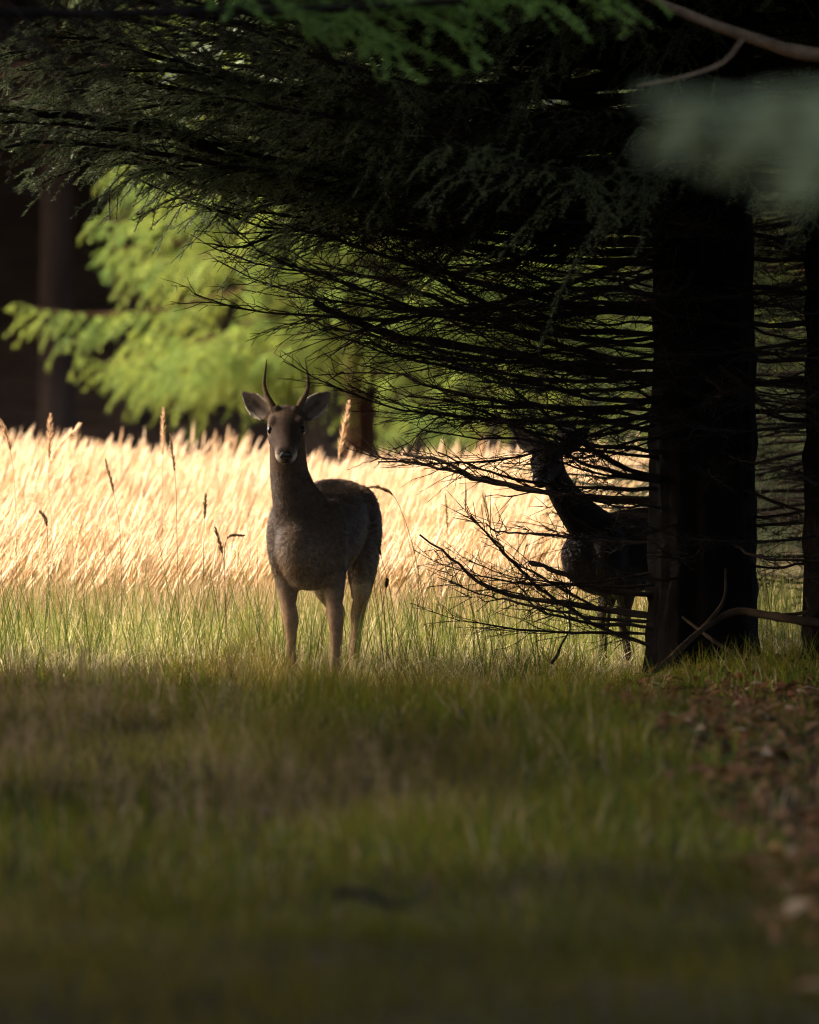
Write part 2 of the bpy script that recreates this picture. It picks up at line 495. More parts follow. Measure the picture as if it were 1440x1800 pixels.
def trace(pts, d_tip, r0, r1, sec_step=0.09, sec_len=0.32, tert=True, live=None, seed=0, d_base=25.45, name='branch', parent=None, ang=38, k=None, to_trunk=True):
    """a branch of the big spruce, listed from its tip to the trunk in photograph pixels"""
    r = np.random.default_rng(seed + 900)
    pts = list(pts)
    if to_trunk and pts[-1][0] < 1200:
        pts.append((1215, pts[-1][1] + 6))
    m = len(pts)
    w = np.linspace(0, 1, m) ** 1.0
    P = np.array([W(x, y, d_tip * (1 - a) + d_base * a) for (x, y), a in zip(pts, w)])[::-1]
    P = resample(P, k or max(10, m * 3))
    n = len(P)
    seg = np.linalg.norm(np.diff(P, axis=0), axis=1); cum = np.concatenate([[0], np.cumsum(seg)]); L = cum[-1]
    P[1:-1] += r.normal(0, 0.004, (n - 2, 3))
    secs, terts = [], []
    pos = 0.25; side = 1
    while pos < L * 0.97:
        u = pos / L
        b = np.array([np.interp(pos, cum, P[:, j]) for j in range(3)])
        b2 = np.array([np.interp(min(pos + 0.03, L), cum, P[:, j]) for j in range(3)])
        tg = norm(b2 - b)
        if not np.isfinite(tg).all() or np.linalg.norm(tg) < 0.5:
            break
        out = norm(np.cross(tg, [0, 0, 1.0])) * side
        el = r.normal(0.15, 0.5)
        perp = norm(out * math.cos(el) + np.array([0, 0, 1]) * math.sin(el))
        a = R(ang) * r.uniform(0.6, 1.5)
        d = norm(tg * math.cos(a) + perp * math.sin(a))
        ln = sec_len * r.uniform(0.35, 1.2) * (0.45 + 0.55 * min(1, (1 - u) * 3))
        ss = np.linspace(0, 1, 5)[:, None]
        p = b + ln * (d * ss + (tg - d) * 0.25 * ss ** 2)
        p[:, 2] += (0.10 if live is None else -0.3) * ln * ss[:, 0] ** 2
        p[1:] += r.normal(0, 0.006, (4, 3))
        secs.append((p, ln, u))
        if tert:
            for q in range(int(r.integers(3, 8)) if live is None else int(ln / 0.045)):
                v = r.uniform(0.15, 0.95); qi = int(min(v * 4, 3)); fr = v * 4 - qi
                tb = p[qi] * (1 - fr) + p[qi + 1] * fr
                tt = norm(p[qi + 1] - p[qi])
                pr = norm(np.cross(tt, r.normal(size=3)))
                if live is not None:
                    pr = norm(norm(np.cross(tt, [0, 0, 1.0])) * (1 if q % 2 else -1) + r.normal(0, 0.25, 3))
                a2 = R(40) * r.uniform(0.6, 1.4)
                td = norm(tt * math.cos(a2) + pr * math.sin(a2))
                tl = (0.13 if live is None else 0.10) * r.uniform(0.4, 1.2)
                s3 = np.linspace(0, 1, 3)[:, None]
                terts.append((tb + td * tl * s3 - np.array([0, 0, 0.3 * tl if live is not None else 0]) * s3 ** 2, tl, u))
        pos += sec_step * r.uniform(0.5, 1.5); side = -side
    parent = parent or spruce
    org = np.array(parent.location)
    mb = wood_of(P - org, [(p - org, l, u) for p, l, u in secs], [(p - org, l, u) for p, l, u in terts], r0, r1, 0.0042, 6)
    o = link(name, mb.mesh('spruce_branch', M_twig, color=False), parent)
    if live is not None:
        link('needles', needle_mesh(P - org, [(p - org, l, u) for p, l, u in secs], [(p - org, l, u) for p, l, u in terts], live, 620, 0.020, 0.0015, seed, 'spruce_needles', M_needle), o)
    return o

# live boughs that hang over the clearing
trace([(-60, 185), (0, 193), (100, 200), (200, 214), (270, 228), (330, 250), (420, 285), (500, 312), (600, 346), (720, 378), (860, 388), (1000, 398)], 24.9, 0.034, 0.012, 0.06, 0.55, True, 0.30, 1)
trace([(60, 330), (110, 305), (165, 291), (228, 285), (300, 305), (345, 325), (480, 345), (600, 372), (720, 398), (900, 420)], 25.8, 0.018, 0.005, 0.05, 0.42, True, 0.42, 2)
trace([(-40, 270), (40, 255), (140, 250), (300, 275), (450, 300), (600, 330), (800, 350), (1000, 360)], 24.4, 0.02, 0.006, 0.06, 0.5, True, 0.3, 3)
trace([(-40, 130), (60, 120), (200, 130), (400, 180), (600, 250), (800, 310), (1000, 350)], 25.9, 0.022, 0.006, 0.06, 0.55, True, 0.25, 4)
trace([(60, 60), (180, 75), (350, 120), (550, 180), (750, 250), (1000, 320)], 25.0, 0.022, 0.006, 0.06, 0.55, True, 0.25, 5)
trace([(250, 300), (330, 290), (420, 300), (520, 320), (640, 350), (800, 380)], 24.9, 0.014, 0.004, 0.05, 0.4, True, 0.3, 6)
for q, (y0, y1, d, x0) in enumerate([(90, 300, 25.4, -30), (160, 330, 26.2, 20), (215, 345, 24.8, -50), (30, 260, 25.7, 30), (120, 310, 24.5, 120), (235, 340, 25.6, 110), (60, 290, 26.1, 200), (180, 335, 25.0, 230)]):
    trace([(x0, y0 + 14), (x0 + 90, y0), (x0 + 240, y0 + 12), (x0 + 400, y0 + (y1 - y0) * 0.25), (x0 + 560, y0 + (y1 - y0) * 0.55), (800, y1), (1000, y1 + 25)], d, .018, .005, .055, .5, True, .28, 70 + q)
# bare dead branches
dead = [
    ([(358, 428), (405, 436), (450, 425), (520, 402), (640, 404), (760, 420), (900, 440)], 25.3, .012, .003, .07, .26),
    ([(375, 360), (450, 372), (560, 385), (700, 410), (850, 440), (1000, 460)], 25.6, .014, .004, .07, .3),
    ([(552, 532), (590, 548), (640, 570), (700, 590), (800, 608), (900, 622), (1000, 648), (1120, 662)], 25.3, .024, .0135, .10, .30),
    ([(524, 550), (560, 567), (620, 585), (700, 600), (800, 622), (950, 640)], 25.8, .012, .003, .09, .3),
    ([(550, 462), (620, 480), (700, 500), (780, 530), (860, 562), (960, 600), (1120, 640)], 25.9, .016, .004, .08, .36),
    ([(580, 415), (640, 440), (720, 465), (790, 500), (880, 545), (1000, 580)], 25.1, .015, .004, .07, .36),
    ([(500, 395), (590, 420), (680, 450), (780, 480), (900, 510), (1050, 540)], 24.8, .016, .003, .07, .36),
    ([(560, 700 - 40), (690, 655), (760, 680), (850, 700), (980, 720), (1120, 752)], 26.0, .013, .002, .09, .3),
    ([(640, 600), (720, 630), (820, 650), (930, 672), (1060, 700)], 25.2, .013, .003, .08, .32),
    ([(665, 812), (740, 815), (800, 830), (870, 851), (940, 864), (1050, 880), (1140, 879)], 26.0, .017, .003, .13, .2),
    ([(710, 798), (765, 808), (830, 836), (900, 852), (1000, 870)], 26.2, .011, .006, .12, .2),
    ([(770, 795), (830, 818), (900, 842), (1000, 855), (1130, 858)], 25.4, .011, .003, .1, .25),
    ([(738, 940), (800, 984), (850, 1028), (920, 1052), (1000, 1062), (1060, 1070), (1150, 1082)], 25.9, .018, .004, .15, .2),
    ([(797, 910), (850, 919), (880, 934), (920, 937), (965, 941), (1060, 950)], 26.1, .009, .002, .14, .2),
    ([(828, 905), (855, 940), (885, 972), (930, 1020), (980, 1056), (1050, 1100), (1130, 1130)], 25.7, .011, .003, .11, .2),
    ([(930, 988), (970, 1001), (1010, 1016), (1080, 1040)], 25.6, .014, .009, .16, .14),
    ([(852, 940), (880, 955), (900, 985), (950, 1015), (1010, 1050), (1100, 1080)], 26.0, .008, .002, .1, .18),
    ([(870, 1036), (920, 1050), (960, 1078), (1040, 1095), (1120, 1100)], 25.5, .010, .002, .09, .22),
    ([(770, 1075 - 60), (850, 1046), (900, 1058), (980, 1075), (1080, 1090)], 26.1, .009, .002, .1, .2),
    ([(740, 755), (830, 768), (900, 772), (1000, 790), (1120, 800)], 25.3, .011, .002, .09, .28),
    ([(780, 700), (860, 730), (940, 760), (1030, 780), (1130, 790)], 24.9, .012, .003, .08, .3),
    ([(840, 610), (900, 680), (960, 730), (1040, 790), (1120, 830)], 24.7, .013, .003, .1, .3),
    ([(840, 720), (900, 745), (1000, 800), (1060, 825), (1140, 840)], 24.9, .014, .003, .08, .3),
    ([(900, 820), (980, 815), (1060, 835), (1140, 845)], 25.2, .010, .002, .08, .25),
    ([(1003, 1020), (1003, 1080), (985, 1140), (970, 1165)], 25.3, .007, .003, .1, .12),
]
for i, (pts, d, r0, r1, st, sl) in enumerate(dead):
    trace(pts, d, r0, r1, st, sl, True, None, 40 + i, to_trunk=(i != 24))
# whorls of dead branches all round the lower trunk
for i in range(110):
    u = i / 110
    z = 1.0 + 2.6 * (u + random.uniform(-0.02, 0.02))
    az = random.gauss(math.pi, 0.85) if i % 3 else random.uniform(0, 2 * math.pi)
    sc = random.uniform(0.7, 1.05) * (0.62 + 0.4 * min(1, (z - 0.8) / 1.2))
    place_bough(spruce, dead_protos[i % 6], (0.15 * math.cos(az), 0.15 * math.sin(az), z), az, random.uniform(-0.16, 0.10), sc, random.uniform(-0.3, 0.3))
for i in range(3):   # low thin ones near the ground
    az = random.gauss(math.pi, 0.5)
    place_bough(spruce, dead_protos[i % 6], (0.15 * math.cos(az), 0.15 * math.sin(az), random.uniform(0.08, 0.42)), az, random.uniform(-0.12, 0.05), random.uniform(0.4, 0.62))
for i in range(30):
    az = math.pi + random.uniform(-0.75, 0.75); z = 0.95 + 1.3 * i / 30
    place_bough(spruce, dead_protos[i % 6], (0.16 * math.cos(az), 0.16 * math.sin(az), z), az, random.uniform(-0.3, 0.25), random.uniform(0.28, 0.6), random.uniform(-0.6, 0.6))
for i in range(26):
    az = 1.5 * math.pi + random.uniform(-0.9, 0.9); z = 0.35 + 1.9 * i / 26
    place_bough(spruce, dead_protos[i % 6], (0.18 * math.cos(az), 0.18 * math.sin(az), z), az, random.uniform(-0.25, 0.15), random.uniform(0.3, 0.6), random.uniform(-0.5, 0.5))
# living boughs above
for i in range(125):
    z = 2.35 + 2.3 * i / 125 + random.uniform(-0.05, 0.05)
    az = random.gauss(math.pi, 1.0) if i % 4 else random.uniform(0, 2 * math.pi)
    place_bough(spruce, live_protos[i % 4], (0.12 * math.cos(az), 0.12 * math.sin(az), z), az, random.uniform(-0.34, 0.06), random.uniform(0.8, 1.12), random.uniform(-0.2, 0.2))

for i in range(16):   # extra boughs reaching back over the doe, added to shade her
    az = 2.55 + random.uniform(-0.3, 0.3)
    place_bough(spruce, live_protos[i % 4], (0.12 * math.cos(az), 0.12 * math.sin(az), 2.0 + 0.5 * i / 16), az, random.uniform(-0.1, 0.04), random.uniform(0.8, 1.0), random.uniform(-0.2, 0.2))

# ------------------------------------------------------------------ second dark spruce at its side
T2 = np.array([1.775, 25.1, 0.0]); T2[2] = float(ground_z(T2[0], T2[1]))
spruce2 = thing('spruce_tree', T2, 'dark spruce standing close beside the big branchy spruce', 'spruce tree')
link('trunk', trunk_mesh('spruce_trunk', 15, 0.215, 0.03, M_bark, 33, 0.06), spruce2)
link('crown', crown_big, spruce2, rot=(0, 0, 2.0))
for i in range(56):
    z = 0.3 + 3.1 * i / 56
    az = random.uniform(0.4 * math.pi, 1.8 * math.pi)
    place_bough(spruce2, dead_protos[(i + 2) % 6], (0.15 * math.cos(az), 0.15 * math.sin(az), z), az, random.uniform(-0.1, 0.12), random.uniform(0.35, 0.6) * (0.7 + 0.3 * min(1, z)))
for i in range(80):
    z = 1.9 + 2.6 * i / 80
    az = random.uniform(0, 2 * math.pi)
    place_bough(spruce2, live_protos[(i + 1) % 4], (0.12 * math.cos(az), 0.12 * math.sin(az), z), az, random.uniform(-0.2, 0.1), random.uniform(0.7, 1.0))

def young_spruce(x, y, n, label, az0, sc, seed):
    r = random.Random(seed)
    t = thing('spruce_tree', (x, y, float(ground_z(x, y))), label, 'spruce tree')
    link('trunk', trunk_mesh('spruce_trunk', 12, 0.12, 0.03, M_bark, seed, 0.16), t)
    link('crown', crown_big, t, rot=(0, 0, seed), scale=(0.8, 0.8, 0.8))
    for i in range(n):
        z = 0.15 + 3.0 * i / n
        az = r.gauss(az0, 0.9)
        place_bough(t, dead_protos[(i + 3) % 6] if i % 3 == 0 else live_protos[i % 4], (0.1 * math.cos(az), 0.1 * math.sin(az), z), az, r.uniform(-0.15, 0.2), sc * r.uniform(0.75, 1.25), r.uniform(-0.4, 0.4))
young_spruce(2.02, 28.6, 150, 'thin dark spruce glimpsed in the gap between the two dark trunks', math.pi, 0.41, 35)
young_spruce(2.55, 31.6, 110, 'low branched dark spruce farther back behind the two dark trunks', math.pi, 0.5, 36)

# ------------------------------------------------------------------ spruces round the shaded ride, mostly outside the frame
def near_tree(x, y, label, boughs=(), group=None, crown=crown_mid, rot=0.0, sc=1.0, name='spruce_tree', cs=None):
    t = thing(name, (x, y, float(ground_z(x, y))), label, 'spruce tree', group)
    link('trunk', trunk_mid, t, scale=(sc, sc, sc)); link('crown', crown, t, rot=(0, 0, rot), scale=(cs or sc, cs or sc, sc))
    for (z, az, tilt, s, pr) in boughs:
        place_bough(t, pr, (0.1 * math.cos(az), 0.1 * math.sin(az), z), az, tilt, s)
    return t

nl_ = [bough_lines(L, 0.12, 0.12, 0.08, 0.50, 48, 0.3, 0.9, 0.045, 0.12, 130 + i) for i, L in enumerate((3.0, 3.2, 2.8))]
near_wood = [(wood_of(*q, 0.024, 0.006).mesh('near_bough_wood', M_twig, color=False), needle_mesh(*q, 0.68, 700, 0.022, 0.0022, 600 + i, 'near_needles', M_needle_near)) for i, q in enumerate(nl_)]
gl_ = [bough_lines(L, 0.06, 0.02, 0.05, 0.20, 45, 0.5, 0.9, 0.03, 0.07, 140 + i, wob=0.015) for i, L in enumerate((1.72, 1.6))]
grey_wood = [(wood_of(*q, 0.016, 0.005, 0.003).mesh('grey_bough_wood', M_twig, color=False), needle_mesh(*q, 0.45, 1100, 0.022, 0.0050, 610 + i, 'grey_needles', M_needle_grey)) for i, q in enumerate(gl_)]

# fresh green bough reaching in from above
near_tree(-3.0, 19.6, 'spruce left of the buck with fresh green boughs over the ride', [
    (2.37, -0.03, 0.0, 1.20, near_wood[0]), (2.41, 0.03, 0.0, 1.06, near_wood[1]), (2.43, -0.10, 0.0, 1.2, near_wood[2]), (2.56, 0.08, 0.02, 1.1, near_wood[0]), (2.58, -0.02, 0.02, 1.16, near_wood[1])], crown=crown_high)
near_tree(-2.75, 12.2, 'spruce with dim drooping boughs hanging over the shaded ride', [
    (2.25, 0.05, 0.02, 0.70, live_protos[1]), (2.35, -0.2, 0.03, 0.66, live_protos[3]), (2.45, 0.3, 0.03, 0.66, live_protos[0])], crown=crown_high)
near_tree(2.08, 7.9, 'spruce with a blurred grey green bough reaching across the dark branches', [
    (1.61, 3.10, 0.0, 0.98, grey_wood[0]), (1.65, 3.02, 0.03, 0.95, grey_wood[1]), (1.57, 3.2, 0.02, 0.9, grey_wood[0]), (1.69, 3.06, 0.02, 0.9, grey_wood[1]), (1.53, 3.12, 0.03, 0.72, grey_wood[1]), (1.63, 3.14, 0.01, 0.96, grey_wood[1]), (1.60, 3.06, 0.01, 0.94, grey_wood[0]), (1.55, 3.02, 0.0, 0.86, grey_wood[0])], crown=crown_high)
tr = near_tree(3.1, 21.6, 'spruce with one long bare brown branch sloping over the dark trunks', [
    (2.95, 2.9, -0.02, 0.85, live_protos[1]), (3.1, 3.3, 0.0, 0.9, live_protos[0])])
bb = resample([W(1020, -60, 21.6), W(1150, 0, 21.7), W(1250, 42, 21.8), W(1340, 72, 21.8), W(1440, 97, 21.7), W(1800, 130, 21.6), W(2280, 150, 21.6)], 26)[::-1] - np.array(tr.location)
mbb = MB(); tubes(mbb, bb[None], np.linspace(0.028, 0.013, 26)[None] * (1 + 0.06 * rng.normal(size=(1, 26))), 8)
sb = resample([W(1310, 62, 21.8), W(1270, 110, 21.5), W(1200, 135, 21.3), W(1120, 150, 21.2)], 10) - np.array(tr.location)
tubes(mbb, sb[None], np.linspace(0.012, 0.005, 10)[None], 6)
tag(link('branch', mbb.mesh('bare_branch', bark_mat('bare_bark', (0.10, 0.065, 0.04), (0.24, 0.16, 0.10), 16, (1, 1, 1), 0.4), color=False), tr), 'bare brown branch')
G = 'spruces walling in the shaded ride'
LB = 'spruce walling in the shaded ride outside the clearing'
for k, (x, y) in enumerate([(-5.6, 22.3), (-6.6, 20.6), (-6.2, 16.2), (-6.4, 11.6), (-5.4, 7.2), (-10.5, 22.6), (-11, 19.5), (-10.5, 14.5), (-10.8, 9.5),
                            (4.6, 25.6), (8.5, 20.5), (4.6, 29.8), (4.3, 34.0), (7.5, 39)]):
    near_tree(x, y, LB, (), G, crown_mid if k % 2 else crown_big, k * 1.3, random.uniform(0.95, 1.15))

tb = thing('spruce_tree', (-9.5, 24.9, float(ground_z(-9.5, 24.9))), 'tall unseen spruce with a high bare trunk, added to shade the deer', 'spruce tree')  # unseen tree added on the sunward side to shade the deer
link('trunk', trunk_mid, tb, scale=(1.2, 1.2, 1.33)); link('crown', crown_high, tb)

# ------------------------------------------------------------------ bright fir and the far wood
fx, fy = -0.36, 47.0
fir = thing('fir_tree', (fx, fy, float(ground_z(fx, fy))), 'sunlit yellow green fir with drooping layered boughs beyond the grass', 'fir tree')
link('trunk', trunk_mesh('fir_trunk', 9, 0.12, 0.03, M_bark_red, 41, 0.2), fir)
for i in range(130):
    u = (i / 130) ** 1.35
    z = 1.55 + 6.2 * u
    az = 1.5 * math.pi + random.uniform(-1.5, 1.2) if i % 3 else random.uniform(0, 2 * math.pi)
    place_bough(fir, fir_protos[i % 3], (0.08 * math.cos(az), 0.08 * math.sin(az), z), az, random.uniform(-0.05, 0.15), (1 - u * 0.75) * random.uniform(0.86, 1.04) * min(1.0, 0.70 + u * 4))
for i in range(34):
    az = 1.5 * math.pi + random.uniform(-0.7, 0.7); z = 1.75 + 2.0 * i / 34
    place_bough(fir, fir_protos[i % 3], (0.08 * math.cos(az), 0.08 * math.sin(az), z), az, random.uniform(0.1, 0.4), random.uniform(0.35, 0.6))
fir2 = thing('fir_tree', (2.1, 50.5, float(ground_z(2.1, 50.5))), 'sunlit green fir glimpsed through the dead spruce branches', 'fir tree')
link('trunk', trunk_mesh('fir_trunk', 10, 0.17, 0.03, M_bark_red, 42, 0.2), fir2)
for i in range(70):
    u = i / 70
    az = random.uniform(0, 2 * math.pi)
    place_bough(fir2, fir_protos[(i + 1) % 3], (0.08 * math.cos(az), 0.08 * math.sin(az), 1.3 + 7.0 * u), az, random.uniform(-0.05, 0.15), (1 - u * 0.7) * random.uniform(0.9, 1.15))
fir3 = thing('fir_tree', (-5.5, 52.0, float(ground_z(-5.5, 52))), 'sunlit fir with just bough tips showing by the dark brown wood', 'fir tree')
link('trunk', trunk_mesh('fir_trunk', 8, 0.15, 0.03, M_bark_red, 43, 0.2), fir3)
for i in range(60):
    u = i / 60
    az = random.uniform(0, 2 * math.pi)
    place_bough(fir3, fir_protos[(i + 2) % 3], (0.08 * math.cos(az), 0.08 * math.sin(az), 1.3 + 5.6 * u), az, random.uniform(-0.05, 0.15), (1 - u * 0.75) * random.uniform(0.6, 0.78))

far = [(-4.4, 57), (-3.4, 60), (-2.75, 62), (-1.9, 66), (-0.8, 60), (0.4, 64), (1.4, 58), (2.3, 62), (3.4, 66), (4.4, 60), (5.6, 64), (-5.6, 62), (-7, 66), (-8.8, 60),
       (-3.8, 72), (-2.4, 76), (-1.1, 74), (0.1, 78), (1.2, 72), (2.6, 75), (4.1, 74), (5.2, 78), (-5.2, 77), (-6.6, 74), (7, 70), (8.6, 62), (-10.5, 70), (10, 76),
       (-12, 62), (-14, 68), (-16, 60), (-18, 66), (-20, 73), (-17, 80), (-12, 88), (-22, 60), (-24, 68), (-9, 97), (-13, 95), (-18, 90), (-24, 84), (-28, 76), (-30, 66), (-6.2, 83), (-27, 95), (-20, 100), (-7.6, 57), (-10, 65), (-6.4, 69.5), (-15, 74), (-11, 76), (11, 58), (13, 66), (-9, 80), (-13, 78), (-4.5, 88), (-1.5, 90), (1.5, 88), (4.5, 90), (-7.5, 92), (7.5, 88)]
dead_far = [dead_protos[2], dead_protos[5]]
for k, (x, y) in enumerate(far):
    y = y + 1.5
    t = thing('pine_tree', (x, y, float(ground_z(x, y))), 'tall brown trunk of the shadowy wood behind the pale grass', 'pine tree', 'trunks of the wood behind the grass')
    s = random.uniform(0.7, 1.15)
    link('trunk', trunk_far, t, scale=(s, s, 1)); link('crown', crown_far, t, rot=(0, 0, k * 1.1), scale=(1.05, 1.05, random.uniform(0.85, 1.1)))
    for j in range(7):
        az = random.uniform(0, 6.28)
        place_bough(t, dead_far[j % 2], (0.15 * math.cos(az), 0.15 * math.sin(az), 1.2 + 0.7 * j), az, random.uniform(-0.1, 0.2), random.uniform(0.6, 1.0))
def far_wood():
    mb = MB()
    r = np.random.default_rng(77)
    n = 60000
    x = r.uniform(-45, 45, n); y = r.uniform(84, 128, n)
    z = ground_z(x, y) + r.uniform(0, 1, n) ** 0.8 * 15
    d = norm(np.stack([r.normal(size=n), r.normal(size=n), -np.abs(r.normal(0.3, 0.4, n))], 1))
    l = r.uniform(0.4, 0.9, n)
    k = np.linspace(0, 1, 3)[None, :, None]
    P = np.stack([x, y, z], 1)[:, None] + d[:, None] * l[:, None, None] * k
    ribbons(mb, P, 0.16 * r.uniform(0.6, 1.3, (n, 1)) * np.array([[0.6, 1, 0.1]]), norm(np.cross(d, r.normal(size=(n, 3)))))
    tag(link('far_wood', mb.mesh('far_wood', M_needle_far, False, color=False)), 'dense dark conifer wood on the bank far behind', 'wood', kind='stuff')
far_wood()

# ------------------------------------------------------------------ grasses
def blades(mb, x, y, h, w, lean, leandir, bend, C, k=4):
    n = len(x)
    z = ground_z(x, y) - 0.01
    t = np.linspace(0, 1, k)
    dx = np.cos(leandir); dy = np.sin(leandir)
    a = lean[:, None] + bend[:, None] * t[None]
    seg = h[:, None] / (k - 1)
    ho = np.concatenate([np.zeros((n, 1)), np.cumsum(np.sin(a[:, :-1]) * seg, 1)], 1)
    ve = np.concatenate([np.zeros((n, 1)), np.cumsum(np.cos(a[:, :-1]) * seg, 1)], 1)
    P = np.stack([x[:, None] + ho * dx[:, None], y[:, None] + ho * dy[:, None], z[:, None] + ve], -1)
    ang = rng.uniform(0, math.pi, n)
    S = np.stack([np.cos(ang), np.sin(ang), np.zeros(n)], 1)
    Wd = w[:, None] * (1 - t[None] ** 2 * 0.92)
    ribbons(mb, P, Wd, S, C)
    return P

def pal(n, cols, wts, jit=0.18):
    cols = np.array(cols); i = rng.choice(len(cols), n, p=np.array(wts) / sum(wts))
    return cols[i] * (1 + rng.normal(0, jit, (n, 1))).clip(0.5, 1.6)

def vnoise(x, y, s, seed=0):
    """cheap smooth value noise 0..1"""
    r = np.random.default_rng(seed); g = r.uniform(0, 1, (64, 64))
    u = x * s + 500; v = y * s + 500
    i = np.floor(u).astype(int); j = np.floor(v).astype(int); fu = u - i; fv = v - j
    fu = fu * fu * (3 - 2 * fu); fv = fv * fv * (3 - 2 * fv)
    q = lambda a, b: g[a % 64, b % 64]
    return (q(i, j) * (1 - fu) + q(i + 1, j) * fu) * (1 - fv) + (q(i, j + 1) * (1 - fu) + q(i + 1, j + 1) * fu) * fv

GREEN = (0.085, 0.108, 0.010); GREEN2 = (0.15, 0.15, 0.013); OLIVE = (0.165, 0.112, 0.018); STRAW = (0.36, 0.26, 0.13); PINK = (0.32, 0.20, 0.10); DARKG = (0.06, 0.085, 0.012)

def foreground_grass():
    mb = MB()
    n = 95000
    x = rng.uniform(-1, 1, n); y = 9.0 + 17.2 * rng.uniform(0, 1, n) ** 0.8
    x = x * (0.9 + y * 0.085)
    keep = ~((x > 0.72 + 0.35 * vnoise(x, y, 1.5, 3) - 0.02 * (y - 18)) & (y < 23.8) & (rng.uniform(0, 1, n) < 0.82))
    x, y = x[keep], y[keep]; n = len(x)
    pt = vnoise(x, y, 0.7, 1); fine = vnoise(x, y, 2.5, 2)
    tuft = sstep(0.55, 0.9, vnoise(x, y, 3.3, 21)) * sstep(17, 20, y)
    h = (0.06 + 0.07 * fine + 0.09 * tuft) * rng.uniform(0.5, 1.4, n)
    C = pal(n, [GREEN, OLIVE, DARKG, STRAW, GREEN2], [3, 4, 2, 0.9, 2.4])
    m = (pt > 0.55)
    m &= (x < 0.3)
    C[m] = C[m] * 0.55 + np.array((0.19, 0.13, 0.035)) * 0.5
    C *= (0.42 + 1.25 * vnoise(x, y, 1.4, 12))[:, None]
    h = h * (0.6 + 0.8 * vnoise(x, y, 1.7, 13))
    near_shade = np.clip(sstep(16.5, 12.5, y + 3 * (vnoise(x, y, 0.8, 15) - 0.5)), 0, 1)[:, None]  # near blades coloured darker in place of canopy shade, and cut shorter
    C = C * (1 - near_shade) + near_shade * (np.array((0.030, 0.034, 0.005)) + vnoise(x, y, 1.6, 31)[:, None] * np.array((0.075, 0.045, 0.006))) * rng.uniform(0.5, 1.5, (n, 1)); h = h * (1 - 0.35 * near_shade[:, 0])
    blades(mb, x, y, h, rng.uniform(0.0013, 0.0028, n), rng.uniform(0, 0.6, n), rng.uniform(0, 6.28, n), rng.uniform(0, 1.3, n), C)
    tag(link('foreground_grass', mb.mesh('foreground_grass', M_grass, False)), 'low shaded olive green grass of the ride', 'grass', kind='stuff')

def bent_grass():
    """fine pinkish dry seed haze on the left of the ride"""
    mb = MB()
    n = 5200
    x = rng.uniform(-1, 1, n); y = rng.uniform(11.5, 21.5, n); x = x * (0.7 + y * 0.08)
    keep = (vnoise(x, y, 0.55, 9) - 0.55 * ((x + 0.5) / 1.6) - 0.03 * np.abs(16.5 - y) > 0.55)
    x, y = x[keep], y[keep]; n = len(x)
    h = rng.uniform(0.14, 0.32, n)
    C = pal(n, [PINK, STRAW, (0.22, 0.13, 0.08)], [4, 2, 2])
    P = blades(mb, x, y, h, np.full(n, 0.0008), rng.uniform(0, 0.25, n), rng.uniform(0, 6.28, n), rng.uniform(0, 0.5, n), C)
    q = 16
    b = P[:, 2][:, None] + (P[:, 3] - P[:, 2])[:, None] * rng.uniform(0, 1, (n, q, 1))
    d = norm(rng.normal(size=(n, q, 3)) + np.array([0, 0, 0.6]))
    needles(mb, b.reshape(-1, 3) + d.reshape(-1, 3) * 0.006, d.reshape(-1, 3), np.full(n * q, 0.022), 0.0014, np.repeat(C, q, 0))
    tag(link('dry_bent_grass', mb.mesh('dry_bent_grass', M_grass, False)), 'fine pinkish dry seed grass patches in the shaded ride', 'grass', kind='stuff')

